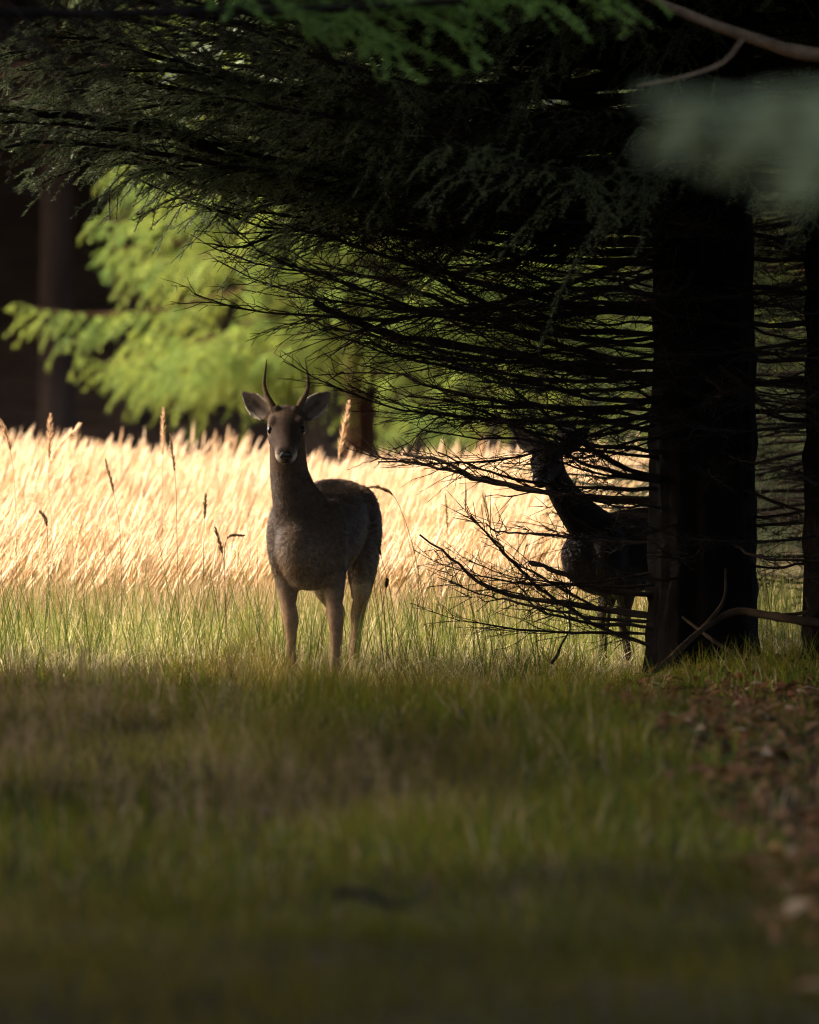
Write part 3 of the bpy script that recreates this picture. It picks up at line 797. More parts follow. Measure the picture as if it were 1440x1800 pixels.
def clearing_grass():
    """sunlit mixed green and straw grass round the deer"""
    mb = MB()
    n = 42000
    y = 25.0 + 4.2 * rng.uniform(0, 1, n) ** 0.9; x = rng.uniform(-1, 1, n) * 3.2
    sx = vnoise(x, y, 0.9, 4)
    grow = sstep(25.6, 27.2, y)
    keep = (np.hypot(x - TB[0], y - TB[1]) > 0.3) & ~((x > 0.8) & (y < 26.2) & (rng.uniform(0, 1, n) < 0.7))
    x, y, sx, grow = x[keep], y[keep], sx[keep], grow[keep]; n = len(x)
    h = (0.07 + 0.26 * grow * (0.5 + 0.8 * sx)) * rng.uniform(0.45, 1.35, n)
    lg = sstep(-0.3, -1.6, x) * 0.3
    C = pal(n, [(0.19, 0.22, 0.035), (0.28, 0.26, 0.06), (0.46, 0.37, 0.18), (0.13, 0.16, 0.03), (0.56, 0.47, 0.29)], [4, 3, 3.4, 2.4, 1.6])
    blades(mb, x, y, h, rng.uniform(0.0012, 0.0027, n), rng.uniform(0, 0.35, n), rng.uniform(0, 6.28, n), rng.uniform(0.1, 1.5, n), C, 5)
    # curled dead blades
    n = 9000
    y = 25.6 + 2.6 * rng.uniform(0, 1, n); x = rng.uniform(-1, 1, n) * 3.0
    C = pal(n, [(0.55, 0.46, 0.28), (0.42, 0.33, 0.17)], [1, 1])
    blades(mb, x, y, rng.uniform(0.12, 0.34, n), rng.uniform(0.0012, 0.0026, n), rng.uniform(0.1, 0.8, n), rng.uniform(0, 6.28, n), rng.uniform(1.2, 2.8, n), C, 6)
    # taller dark green upright blades
    n = 2600
    y = rng.uniform(25.9, 27.8, n); x = rng.uniform(-1, 1, n) * 3.0
    C = pal(n, [(0.09, 0.12, 0.025), (0.15, 0.14, 0.04)], [2, 1])
    blades(mb, x, y, rng.uniform(0.28, 0.62, n), rng.uniform(0.0014, 0.0024, n), rng.uniform(0.0, 0.3, n), rng.uniform(0, 6.28, n), rng.uniform(0.0, 0.6, n), C, 5)
    n = 420
    y = rng.uniform(26.4, 28.2, n); x = rng.uniform(-1, 1, n) * 3.0
    C = pal(n, [(0.12, 0.12, 0.03), (0.20, 0.14, 0.05)], [1, 1])
    blades(mb, x, y, rng.uniform(0.5, 0.85, n), rng.uniform(0.001, 0.0018, n), rng.uniform(0.0, 0.3, n), rng.uniform(0, 6.28, n), rng.uniform(0.0, 0.7, n), C, 6)
    tag(link('clearing_grass', mb.mesh('clearing_grass', M_grass, False)), 'sunlit green and straw grass round the deer', 'grass', kind='stuff')

def plume(mb, tip0, ax, L, w, C, sp=9, seed=0):
    """seed heads: tip0 [n,3] base of head, ax [n,3], L [n]; crossed spindle ribbons + spikelets"""
    n = len(tip0)
    k = 6
    t = np.linspace(0, 1, k)
    droop = np.stack([ax[:, 0], ax[:, 1], np.zeros(n)], 1)
    P = tip0[:, None] + ax[:, None] * (L[:, None] * t)[..., None] + droop[:, None] * (0.12 * L[:, None] * t ** 2)[..., None]
    prof = np.array([0.35, 0.85, 1.0, 0.85, 0.55, 0.08])
    a0 = rng.uniform(0, math.pi, n)
    u = norm(np.cross(ax, np.array([0.3, 1.0, 0.1]))); v = np.cross(ax, u)
    for q in range(2):
        a = a0 + q * math.pi / 2
        S = u * np.cos(a)[:, None] + v * np.sin(a)[:, None]
        ribbons(mb, P, w[:, None] * prof[None] * 0.72, S, C)
    f = rng.uniform(0.02, 0.95, (n, sp))
    b = tip0[:, None] + ax[:, None] * (L[:, None] * f)[..., None] + droop[:, None] * (0.12 * L[:, None] * f ** 2)[..., None]
    ph = rng.uniform(0, 6.28, (n, sp, 1))
    rad = u[:, None] * np.cos(ph) + v[:, None] * np.sin(ph)
    d = norm(ax[:, None] * 1.3 + rad)
    pw = np.interp(f, t, prof) * w[:, None]
    needles(mb, (b + rad * pw[..., None] * 0.3).reshape(-1, 3), d.reshape(-1, 3), (pw * 2.1).ravel(), 0.0028, np.repeat(C, sp, 0) * rng.uniform(0.75, 1.15, (n * sp, 1)))

CREAM = [(0.62, 0.465, 0.30), (0.56, 0.405, 0.245), (0.66, 0.515, 0.355)]
def tall_grass():
    mb = MB()
    n = 26000
    y = 27.9 + 9.0 * rng.uniform(0, 1, n) ** 1.15; x = rng.uniform(-1, 1, n) * (2.4 + 0.075 * y)
    cl = 0.6 * vnoise(x, y, 1.0, 6) + 0.4 * vnoise(x, y, 3.2, 16)
    front = np.clip((y - 27.8) / 5.0, 0, 1)
    h = (0.31 + 0.33 * front) * (0.74 + 0.44 * cl) * rng.uniform(0.82, 1.1, n) + 0.06 * sstep(-0.2, -2.2, x)
    C = pal(n, CREAM, [3, 2, 2], 0.1)
    keep = ~((x > 0.043 * y + 0.2 * cl) & (y < 39)); lean = rng.normal(0.06, 0.09, n); ld = rng.normal(0.15, 1.4, n)
    x, y, h, lean, ld, C, cl = x[keep], y[keep], h[keep], lean[keep], ld[keep], C[keep], cl[keep]; n = len(x)
    P = blades(mb, x, y, h, rng.uniform(0.0014, 0.0022, n), lean, ld, rng.uniform(0.05, 0.35, n), C, 5)
    ax = norm(P[:, 4] - P[:, 3] + np.array([0.035, 0, 0.0]))
    L = rng.uniform(0.10, 0.18, n)
    plume(mb, P[:, 4], ax, L, rng.uniform(0.006, 0.0125, n), C * rng.uniform(0.9, 1.08, (n, 1)))
    k = 16000
    yy = 28.4 + 8 * rng.uniform(0, 1, k) ** 1.2; xx = rng.uniform(-1, 1, k) * (2.4 + 0.075 * yy); kp = ~((xx > 0.045 * yy) & (yy < 39)); xx, yy = xx[kp], yy[kp]; k = len(xx)
    blades(mb, xx, yy, rng.uniform(0.75, 1.2, k) * (0.33 + 0.34 * np.clip((yy - 27.8) / 5.0, 0, 1)), np.full(k, 0.0009), rng.normal(0.02, 0.08, k), rng.uniform(0, 6.28, k), rng.uniform(0, 0.25, k), pal(k, CREAM, [2, 2, 3], 0.1), 5)
    # straw leaves in the body of the stand
    m = 40000
    y = 28.0 + 8 * rng.uniform(0, 1, m) ** 1.2; x = rng.uniform(-1, 1, m) * (2.4 + 0.075 * y)
    keep = ~((x > 0.047 * y) & (y < 39)); x, y = x[keep], y[keep]; m = len(x)
    C2 = pal(m, [(0.60, 0.44, 0.275), (0.53, 0.38, 0.22), (0.40, 0.35, 0.14)], [4, 2, 0.8], 0.12)
    blades(mb, x, y, rng.uniform(0.6, 1.1, m) * (0.30 + 0.30 * np.clip((y - 27.8) / 5.0, 0, 1)), rng.uniform(0.0018, 0.0036, m), rng.uniform(0.0, 0.35, m), rng.normal(0.2, 1.0, m), rng.uniform(0.1, 0.9, m), C2, 5)
    tag(link('pale_tall_grass', mb.mesh('pale_tall_grass', M_tall, False)), 'dense stand of cream feathery grass glowing in the sun', 'grass', kind='stuff')

foreground_grass(); bent_grass(); clearing_grass(); tall_grass()

# single seed stalks that stand out
def stalk(label, pts, d, head_px, C, w=0.012, group=None, stem_r=0.0016, head_pts=4, dk=0.0):
    """pts: pixels from the foot to the tip; head_px: length of the head in pixels"""
    P = np.array([W(x, y, d) for x, y in pts])
    P[0, 2] = float(ground_z(P[0, 0], P[0, 1])) - 0.01
    P = resample(P, 24)
    seg = np.linalg.norm(np.diff(P, axis=0), axis=1); cum = np.concatenate([[0], np.cumsum(seg)])
    Lh = head_px * d / F_PX; L = cum[-1]
    org = P[0].copy(); org[2] += 0.01
    t = thing('grass_stalk', org, label, 'grass stalk', group)
    mb = MB()
    tubes(mb, (P - org)[None], np.linspace(stem_r, stem_r * 0.5, 24)[None], 4, np.array([[C]]) * 0.8)
    link('stem', mb.mesh('stalk_stem', M_tall), t)
    mb = MB()
    n = 170
    s = L - Lh + Lh * rng.uniform(0, 1, n)
    b = np.stack([np.interp(s, cum, P[:, j]) for j in range(3)], 1); b2 = np.stack([np.interp(np.minimum(s + 0.01, L), cum, P[:, j]) for j in range(3)], 1)
    tg = norm(b2 - b + np.array([0, 0, 1e-5])); f = (s - (L - Lh)) / Lh
    pr = np.interp(f, [0, 0.15, 0.5, 0.8, 1], [0.4, 0.9, 1, 0.7, 0.15]) * w
    rad = norm(np.cross(tg, rng.normal(size=(n, 3))))
    dd = norm(tg * 1.6 + rad)
    needles(mb, b - org + rad * pr[:, None] * 0.35, dd, pr * 1.8 + 0.006, 0.0022, np.tile(np.array(C), (n, 1)) * rng.uniform(0.7, 1.25, (n, 1)))
    k = 8; ts = np.linspace(L - Lh, L, k)
    pc = np.stack([np.interp(ts, cum, P[:, j]) for j in range(3)], 1) - org
    tubes(mb, pc[None], (np.interp(np.linspace(0, 1, k), [0, .15, .5, .8, 1], [.3, .8, .9, .6, .1]) * w * 0.42)[None], 5, np.array([[C]]))
    link('seed_head', mb.mesh('stalk_head', M_tall), t)
    return t

TAN = (0.50, 0.33, 0.19); BRN = (0.20, 0.13, 0.07); CRM = (0.66, 0.48, 0.31)
GP = 'tall plumes above the pale grass'
stalk('upright tan plume rising tallest from the pale grass', [(284, 1130), (285, 950), (286, 830), (287, 716)], 28.3, 84, TAN, .011)
stalk('thick tan plume rising just behind the buck\'s ear', [(580, 1120), (588, 950), (596, 810), (614, 704)], 28.6, 105, TAN, .015)
stalk('knobbly tan plume beside the fat slanting cream plume', [(98, 1120), (92, 950), (86, 840), (89, 728)], 28.0, 78, TAN, .014)
stalk('fat slanting cream plume beside the knobbly tan plume', [(40, 1120), (60, 950), (90, 810), (142, 744)], 29.4, 90, CRM, .019)
stalk('thin dark seed stalk leaning against the cream plumes', [(318, 1140), (312, 980), (309, 850), (299, 762)], 27.0, 66, BRN, .006)
stalk('pale tan stalk with a leaning head, alone near the knobbly plume', [(30, 1110), (28, 900), (18, 790), (-2, 735)], 27.4, 60, TAN, .012)
stalk('short dark seed stalk with a nodding head by the buck\'s chest', [(398, 1160), (396, 1060), (393, 985), (378, 926)], 26.4, 50, BRN, .006)
stalk('thin arched side spray by the nodding dark stalk', [(404, 1160), (396, 1040), (398, 950), (430, 941)], 26.45, 34, BRN, .004)
stalk('slender brown stalk with an open sparse head in the cream stand', [(215, 1140), (212, 960), (203, 880), (185, 806)], 27.2, 60, BRN, .005)
stalk('arching brown stalk drooping toward the buck\'s rump', [(760, 1130), (735, 1000), (700, 885), (668, 857), (645, 858)], 26.6, 50, BRN, .006)
stalk('leaning thin green stalk behind the buck\'s hind leg', [(712, 1150), (690, 1060), (672, 985), (664, 955)], 26.3, 22, (0.2, 0.18, 0.07), .003)
stalk('thin stalk with a small brown seed knot beside the buck', [(668, 1150), (672, 1080), (678, 1040), (681, 1018)], 26.2, 16, BRN, .006)
stalk('slim tan stalk standing between the buck and the doe', [(800, 1120), (790, 1000), (786, 920), (783, 868)], 27.3, 60, (0.4, 0.3, 0.14), .005)
stalk('bent tan stalk leaning beside the doe\'s neck', [(905, 1120), (880, 1000), (862, 920), (848, 868)], 27.3, 44, (0.4, 0.3, 0.14), .005)
stalk('dark slim stalk with feathered head deep in the cream stand', [(360, 1140), (358, 1000), (359, 930), (362, 868)], 26.9, 44, BRN, .006)
stalk('small bent brown stalk low in front of the cream stand', [(90, 1150), (85, 1000), (82, 920), (70, 898)], 26.7, 30, BRN, .006)

# leaf litter under the spruces
def litter():
    mb = MB()
    n = 9000
    x = rng.uniform(0.45, 2.6, n); y = rng.uniform(11, 25.6, n)
    keep = x > 0.62 + 0.4 * vnoise(x, y, 1.5, 3)
    x, y = x[keep], y[keep]; n = len(x)
    b = np.stack([x, y, ground_z(x, y) + rng.uniform(0.004, 0.03, n)], 1)
    a = rng.uniform(0, 6.28, n); d = np.stack([np.cos(a), np.sin(a), rng.uniform(-0.3, 0.5, n)], 1); d = norm(d)
    l = rng.uniform(0.03, 0.075, n)
    S = norm(np.cross(d, norm(rng.normal(0, 0.5, (n, 3)) + np.array([0, 0, 1]))))
    t = np.linspace(0, 1, 4)
    P = b[:, None] + d[:, None] * (l[:, None] * t)[..., None]; P[:, 1:3, 2] += 0.008
    C = pal(n, [(0.15, 0.060, 0.026), (0.19, 0.095, 0.04), (0.08, 0.035, 0.016), (0.28, 0.18, 0.10)], [4, 3, 3, 0.8])
    ribbons(mb, P, rng.uniform(0.008, 0.018, (n, 1)) * np.array([[0.3, 1, 0.8, 0.1]]), S, C)
    tag(link('leaf_litter', mb.mesh('leaf_litter', M_litter, False)), 'brown fallen leaves strewn under the dark spruces', 'leaf litter', kind='stuff')
litter()
def moss():
    mb = MB()
    n = 12000
    x = rng.uniform(0.75, 2.4, n); y = rng.uniform(23.7, 25.3, n)
    h = rng.uniform(0.02, 0.07, n)
    C = pal(n, [(0.12, 0.15, 0.02), (0.16, 0.17, 0.025), (0.08, 0.11, 0.02)], [2, 2, 1])
    blades(mb, x, y, h, rng.uniform(0.0018, 0.004, n), rng.uniform(0, 0.8, n), rng.uniform(0, 6.28, n), rng.uniform(0, 1.2, n), C, 3)
    tag(link('mossy_grass', mb.mesh('mossy_grass', M_grass, False)), 'yellow green mossy strip at the foot of the dark spruce trunks', 'moss', kind='stuff')
moss()

# ------------------------------------------------------------------ fallen wood
def stick(name, label, pts, r0, r1, mat, side=(), cat='branch', settle=True):
    P = resample(np.array([W(x, y, d) for x, y, d in pts]), 26)
    org = P[0].copy(); org[2] = float(ground_z(org[0], org[1]))
    t = MB()
    tubes(t, (P - org)[None], (np.linspace(r0, r1, 26) * (1 + 0.08 * rng.normal(size=26)))[None], 8)
    for s in side:
        Q = resample(np.array([W(x, y, d) for x, y, d in s]), 12) - org
        tubes(t, Q[None], np.linspace(r1 * 0.5, r1 * 0.2, 12)[None], 6)
    o = link(name, t.mesh(name, mat, color=False), None, org)
    return tag(o, label, cat)
stick('fallen_branch', 'pale bent fallen branch propped against the big spruce trunk', [(1120, 1203, 24.6), (1170, 1165, 24.7), (1230, 1110, 24.9), (1290, 1076, 25.0), (1350, 1082, 24.9), (1400, 1090, 24.8), (1470, 1100, 24.8)], .010, .020, M_fallen,
      [[(1215, 1125, 24.9), (1270, 1060, 25.0), (1276, 1000, 25.1)], [(1355, 1083, 24.9), (1418, 1075, 24.9), (1416, 1050, 24.9)]])
stick('fallen_branch', 'thin fallen branch lying flat along the mossy strip', [(1280, 1188, 24.7), (1330, 1180, 24.7), (1390, 1181, 24.7), (1470, 1184, 24.7)], .010, .014, M_fallen)
stick('fallen_branch', 'thin fallen branch leaning across the foot of the dark trunks', [(1310, 1160, 24.75), (1260, 1130, 24.9), (1200, 1085, 25.05)], .011, .006, M_fallen)
stick('stick', 'short dark crooked stick lying in the shaded grass', [(590, 1572, 13.6), (625, 1568, 13.6), (660, 1580, 13.6), (690, 1590, 13.6), (722, 1594, 13.6)], .011, .007, M_twig, cat='stick')

# ------------------------------------------------------------------ deer
def loft(mb, C, A, B, lat, seg=22, pw=1.0):
    """closed loft through rings: centres C, half widths A along lat, half depths B"""
    C = np.asarray(C, float); k = len(C)
    kk = max(k * 4, 16)
    Cs = resample(C, kk); As = resample(np.stack([A, B, B], 1), kk)
    T = norm(np.gradient(Cs, axis=0))
    lat = np.asarray(lat, float)
    La = norm(lat[None] - T * (T @ lat)[:, None]); U = np.cross(T, La)
    ph = np.arange(seg) / seg * 2 * math.pi
    V = Cs[:, None] + La[:, None] * (As[:, 0:1] * np.cos(ph))[..., None] + U[:, None] * (As[:, 1:2] * np.sin(ph))[..., None]
    V = np.concatenate([V.reshape(-1, 3), Cs[:1] - T[:1] * As[0, 0] * 0.3, Cs[-1:] + T[-1:] * As[-1, 0] * 0.3])
    a = np.arange(kk - 1)[:, None] * seg + np.arange(seg)[None]; b = np.arange(kk - 1)[:, None] * seg + (np.arange(seg)[None] + 1) % seg
    Fc = [np.stack([a, b, b + seg], -1).reshape(-1, 3), np.stack([a, b + seg, a + seg], -1).reshape(-1, 3)]
    i = np.arange(seg); j = (i + 1) % seg; n0 = kk * seg
    Fc.append(np.stack([j, i, np.full(seg, n0)], -1)); Fc.append(np.stack([i + (kk - 1) * seg, j + (kk - 1) * seg, np.full(seg, n0 + 1)], -1))
    mb.add(V, np.concatenate(Fc))

def ball(mb, c, r, Rm=np.eye(3), n=16, m=10):
    th = np.linspace(0, math.pi, m + 1); ph = np.arange(n) / n * 2 * math.pi
    V = np.stack([np.sin(th)[:, None] * np.cos(ph), np.sin(th)[:, None] * np.sin(ph), np.repeat(np.cos(th)[:, None], n, 1)], -1) * np.asarray(r)
    V = V.reshape(-1, 3) @ np.asarray(Rm).T + np.asarray(c)
    a = np.arange(m)[:, None] * n + np.arange(n)[None]; b = np.arange(m)[:, None] * n + (np.arange(n)[None] + 1) % n
    mb.add(V, np.concatenate([np.stack([a, a + n, b + n], -1).reshape(-1, 3), np.stack([a, b + n, b], -1).reshape(-1, 3)]))

def ear(mb, base, d, side, front, L, wmax):
    """cupped leaf-shaped ear: d along, side across, front = the way it opens"""
    nu, nv = 14, 11
    u = np.linspace(0, 1, nu)[:, None]; v = np.linspace(-1, 1, nv)[None]
    wd = wmax * np.interp(u[:, 0], [0, .12, .3, .5, .7, .88, 1], [.45, .74, .98, .97, .72, .37, .04])[:, None]
    cup = 0.55 * wd
    mid = base + d * (L * u)[..., None] + side * (wd * v)[..., None] - front * (cup * (1 - v ** 2))[..., None] - front * (0.02 * u ** 2)[..., None]
    th = 0.0065
    Fr = mid + front * th; Bk = mid - front * th
    V = np.concatenate([Fr.reshape(-1, 3), Bk.reshape(-1, 3)])
    n0 = nu * nv; F = []
    for i in range(nu - 1):
        for j in range(nv - 1):
            a = i * nv + j; b = a + 1; c = a + nv; e = c + 1
            F += [(a, c, e), (a, e, b), (n0 + a, n0 + e, n0 + c), (n0 + a, n0 + b, n0 + e)]
    rim = [i * nv for i in range(nu)] + [(nu - 1) * nv + j for j in range(1, nv)] + [i * nv + nv - 1 for i in range(nu - 2, -1, -1)] + [j for j in range(nv - 2, 0, -1)]
    for p, q in zip(rim, rim[1:] + rim[:1]):
        F += [(p, q, n0 + q), (p, n0 + q, n0 + p)]
    mb.add(V, np.array(F))

def fur_mat(name, base=False):
    m, nt, p, out = base_mat(name)
    a = nt.nodes.new('ShaderNodeVertexColor'); a.layer_name = 'col'
    n = noise(nt, 60, 4)
    mp = nt.nodes.new('ShaderNodeMapRange'); mp.inputs[1].default_value = 0.3; mp.inputs[2].default_value = 0.7; mp.inputs[3].default_value = 0.75; mp.inputs[4].default_value = 1.25
    nt.links.new(n.outputs[0], mp.inputs[0])
    mx = nt.nodes.new('ShaderNodeVectorMath'); mx.operation = 'SCALE'
    nt.links.new(a.outputs[0], mx.inputs[0]); nt.links.new(mp.outputs[0], mx.inputs['Scale'])
    nt.links.new(mx.outputs[0], p.inputs['Base Color'])
    p.inputs['Roughness'].default_value = 0.8 if base else 0.38; p.inputs['Specular IOR Level'].default_value = 0.08 if base else 0.33
    if not base:
        t = nt.nodes.new('ShaderNodeBsdfTranslucent'); nt.links.new(mx.outputs[0], t.inputs[0])
        mix = nt.nodes.new('ShaderNodeMixShader'); mix.inputs[0].default_value = 0.45
        nt.links.new(p.outputs[0], mix.inputs[1]); nt.links.new(t.outputs[0], mix.inputs[2]); nt.links.new(mix.outputs[0], out.inputs[0])
    return m
M_skin = fur_mat('deer_hide', True); M_fur = fur_mat('deer_fur')
def plain(name, c, rough, spec=0.5):
    m, nt, p, out = base_mat(name)
    n = noise(nt, 40, 3); r = ramp(nt, n.outputs[0], [(0.3, tuple(x * 0.75 for x in c)), (0.7, tuple(x * 1.25 for x in c))])
    nt.links.new(r.outputs[0], p.inputs['Base Color'])
    p.inputs['Roughness'].default_value = rough; p.inputs['Specular IOR Level'].default_value = spec
    return m
M_eye = plain('deer_eye', (0.006, 0.004, 0.003), 0.12, 0.35)
M_nose = plain('deer_nose', (0.012, 0.010, 0.010), 0.35, 0.5)
M_antler = bark_mat('antler', (0.05, 0.033, 0.02), (0.15, 0.10, 0.06), 30, (1, 1, 0.25), 0.5)
M_hoof = plain('deer_hoof', (0.015, 0.012, 0.010), 0.4)

def fuse(mb, vox, its):
    tmp = bpy.data.objects.new('tmp', raw_mesh('tmp', np.concatenate(mb.v), np.concatenate(mb.f), M_skin)); col.objects.link(tmp)
    rm = tmp.modifiers.new('r', 'REMESH'); rm.mode = 'VOXEL'; rm.voxel_size = vox
    sm = tmp.modifiers.new('s', 'SMOOTH'); sm.factor = 0.5; sm.iterations = its
    me = bpy.data.meshes.new_from_object(tmp.evaluated_get(bpy.context.evaluated_depsgraph_get()))
    bpy.data.objects.remove(tmp)
    me.calc_loop_triangles()
    V = np.empty(len(me.vertices) * 3, np.float32); me.vertices.foreach_get('co', V)
    T = np.empty(len(me.loop_triangles) * 3, np.int32); me.loop_triangles.foreach_get('vertices', T)
    bpy.data.meshes.remove(me)
    return V.reshape(-1, 3).astype(float), T.reshape(-1, 3)

def build_deer(name, label, loc, a, sc, neck, head_at, head_pitch, head_yaw, legs, antlers, nhair, fallow_pale, seed, ear_roll=0.0):
    root = thing(name, loc, label, 'deer', None, R(-90) - a, sc)
    mb = MB()
    Y = np.array([0, 1.0, 0])
    mbA = MB(); mbB = mb; mb = mbA
    # trunk of the body
    st = [(-.455, .70, .03, .05), (-.42, .69, .085, .115), (-.34, .695, .120, .14), (-.22, .685, .128, .152), (-.08, .655, .152, .176), (.06, .622, .158, .198),
          (.19, .605, .138, .212), (.30, .605, .122, .200), (.385, .625, .098, .160), (.44, .65, .062, .10), (.465, .665, .03, .05)]
    loft(mb, [(s[0], 0, s[1]) for s in st], [s[2] for s in st], [s[3] for s in st], Y, 30)
    # shoulders and haunches
    for s in (-1, 1):
        ball(mb, (.275, s * .104, .61), (.092, .060, .165))
        ball(mb, (-.30, s * .084, .63), (.125, .078, .185))
    ball(mb, (-.10, 0, .815), (.30, .035, .028))
    # tail
    loft(mb, [(-.43, 0, .77), (-.475, 0, .73), (-.485, 0, .64), (-.475, 0, .56)], [.022, .03, .026, .01], [.018, .022, .02, .008], Y, 12)
    # neck
    loft(mb, [n[:3] for n in neck], [n[3] for n in neck], [n[4] for n in neck], Y, 24)
    for pts in legs:
        loft(mb, [p[:3] for p in pts[:4]], [p[3] * 1.12 for p in pts[:4]], [p[4] * 1.08 for p in pts[:4]], Y, 16)
    VA, FA = fuse(mbA, 0.0095, 8)
    mb = mbB; mb.add(VA, FA)
    # head
    cy_, sy_ = math.cos(head_yaw), math.sin(head_yaw)
    cp, sp = math.cos(head_pitch), math.sin(head_pitch)
    f = np.array([cy_ * cp, sy_ * cp, -sp]); lt = np.array([-sy_, cy_, 0]); up = np.cross(f, lt)
    H = np.array(head_at, float)
    hp = lambda s, l, u: H + f * s + lt * l + up * u
    hs = [(-.055, -.02, .038, .035), (-.03, -.008, .062, .056), (.01, 0, .073, .066), (.055, -.004, .077, .073), (.095, -.014, .074, .077), (.135, -.021, .063, .070), (.175, -.023, .053, .059),
          (.212, -.022, .047, .050), (.245, -.020, .045, .045), (.268, -.019, .039, .038), (.283, -.019, .024, .024)]
    loft(mb, [hp(s, 0, o) for s, o, _, _ in hs], [h[2] for h in hs], [h[3] for h in hs], lt, 26)
    Rm = np.stack([f, lt, up], 1)
    for s in (-1, 1):
        ball(mb, hp(.080, s * .050, .040), (.036, .022, .018), Rm)          # brow over the eye
        ball(mb, hp(.075, s * .050, -.038), (.055, .024, .034), Rm)         # cheek
        ball(mb, hp(.262, s * .022, -.002), (.022, .018, .018), Rm)         # nostril wing
        ball(mb, hp(.020, s * .040, .052), (.022, .022, .028), Rm)          # pedicle
    ball(mb, hp(.235, 0, -.048), (.045, .030, .016), Rm)                    # lower jaw, chin
    # ears
    er = []
    for s in (-1, 1):
        b = hp(-.004, s * .064, .012)
        d = norm(lt * s * 0.78 + np.array([0, 0, 1.0]) * 0.66 - np.array([cy_, sy_, 0]) * 0.16)
        front = norm(np.array([cy_, sy_, 0]) * 1.0 + lt * s * 0.10 + np.array([0, 0, -0.15])); front = norm(front - d * (front @ d))
        side = np.cross(front, d)
        ear(mb, b, d, side, front, 0.162 if antlers else 0.185, 0.049)
        er.append((b, d, side, front))
    # legs
    for pts in legs:
        loft(mb, [p[:3] for p in pts], [p[3] for p in pts], [p[4] for p in pts], Y, 16)
    V = np.concatenate(mb.v); Fc = np.concatenate(mb.f)
    tmp_me = raw_mesh('tmp', V, Fc, M_skin)
    tmp = bpy.data.objects.new('tmp', tmp_me); col.objects.link(tmp)
    rm = tmp.modifiers.new('r', 'REMESH'); rm.mode = 'VOXEL'; rm.voxel_size = 0.0058
    sm = tmp.modifiers.new('s', 'SMOOTH'); sm.factor = 0.5; sm.iterations = 5
    dg = bpy.context.evaluated_depsgraph_get()
    me = bpy.data.meshes.new_from_object(tmp.evaluated_get(dg))
    bpy.data.objects.remove(tmp)
    nv = len(me.vertices)
    co = np.empty(nv * 3, np.float32); me.vertices.foreach_get('co', co); co = co.reshape(-1, 3).astype(float)
    nr = np.empty(nv * 3, np.float32); me.vertices.foreach_get('normal', nr); nr = nr.reshape(-1, 3).astype(float)
    me.polygons.foreach_set('use_smooth', np.full(len(me.polygons), True))
    # coat colours
    def coat(p, n):
        x, y, z = p[:, 0], p[:, 1], p[:, 2]
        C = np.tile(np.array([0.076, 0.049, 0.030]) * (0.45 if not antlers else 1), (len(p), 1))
        def mixc(m, c):
            nonlocal C
            m = np.clip(m, 0, 1)[:, None]; C = C * (1 - m) + np.array(c) * m
        mixc(sstep(.60, .45, z) * 0.7, (0.16, 0.105, 0.062))                       # lower parts warmer
        mixc(sstep(.72, .48, z) * sstep(.28, .42, x) * 0.75, (0.20, 0.135, 0.08))    # brisket
        mixc(sstep(.47, .40, z) * (np.abs(y) < .13) * sstep(-.2, -.6, n[:, 2]), (0.30, 0.24, 0.17))   # belly
        mixc(sstep(.42, .30, z) * 0.75, (0.23, 0.14, 0.075))                       # legs
        mixc(sstep(.84, .88, z) * sstep(-.1, .1, -x) * 0.3, (0.10, 0.085, 0.07))
        q = p - H; s = q @ f; l = q @ lt; u = q @ up
        inh = (s > -.05) & (np.abs(l) < .1) & (z > H[2] - .30) & (s < .32)
        face = inh & (u > -.09)
        mixc(face * sstep(.05, .12, s) * 0.75, (0.046, 0.029, 0.020))
        muz = face * np.exp(-(((s - .262) / .026) ** 2 + ((np.abs(l) - .033) / .016) ** 2 + ((u + .022) / .02) ** 2))
        mixc(muz * 1.5, (0.46, 0.38, 0.29))
        mixc(face * sstep(.19, .24, s) * sstep(-.040, -.056, u), (0.30, 0.235, 0.165))      # chin
        mixc(face * np.exp(-(((s - .092) / .03) ** 2 + ((u - .002) / .022) ** 2)) * (np.abs(l) > .04) * 0.8, (0.24, 0.17, 0.12))
        for b, d, sd, fr in er:
            e = p - b; el = e @ d; es = e @ sd; ef = e @ fr
            inn = (el > .02) & (el < .17) & (np.abs(es) < .06)
            mixc(inn * (n @ fr > .25) * 0.85, (0.22, 0.17, 0.125))
            mixc(inn * (np.abs(es) > .034) * 0.9, (0.50, 0.42, 0.33))  # ear-edge hair, coloured paler to stand in for rim light
            mixc(inn * (n @ fr > .25) * np.exp(-((es / .012) ** 2)) * (el < .10) * .7, (0.05, 0.035, 0.03))
        return C
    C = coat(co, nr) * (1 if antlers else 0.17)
    at = me.color_attributes.new('col', 'FLOAT_COLOR', 'POINT')
    at.data.foreach_set('color', np.concatenate([C, np.ones((nv, 1))], 1).astype(np.float32).ravel())
    me.materials.clear(); me.materials.append(M_skin)
    body = link('body', me, root)
    # fur
    r = np.random.default_rng(seed)
    me.calc_loop_triangles()
    nt_ = len(me.loop_triangles); tri = np.empty(nt_ * 3, np.int32); me.loop_triangles.foreach_get('vertices', tri); tri = tri.reshape(-1, 3)
    ar = np.linalg.norm(np.cross(co[tri[:, 1]] - co[tri[:, 0]], co[tri[:, 2]] - co[tri[:, 0]]), axis=1)
    pick = r.choice(nt_, nhair, p=ar / ar.sum())
    w = r.dirichlet((1, 1, 1), nhair)
    B = (co[tri[pick]] * w[..., None]).sum(1); N = norm((nr[tri[pick]] * w[..., None]).sum(1))
    flow = np.tile(np.array([-1.0, 0, -0.45]), (nhair, 1))
    isneck = (B[:, 2] > .74) & (B[:, 0] > .28)
    flow[isneck] = np.array([-0.35, 0, -1.0])
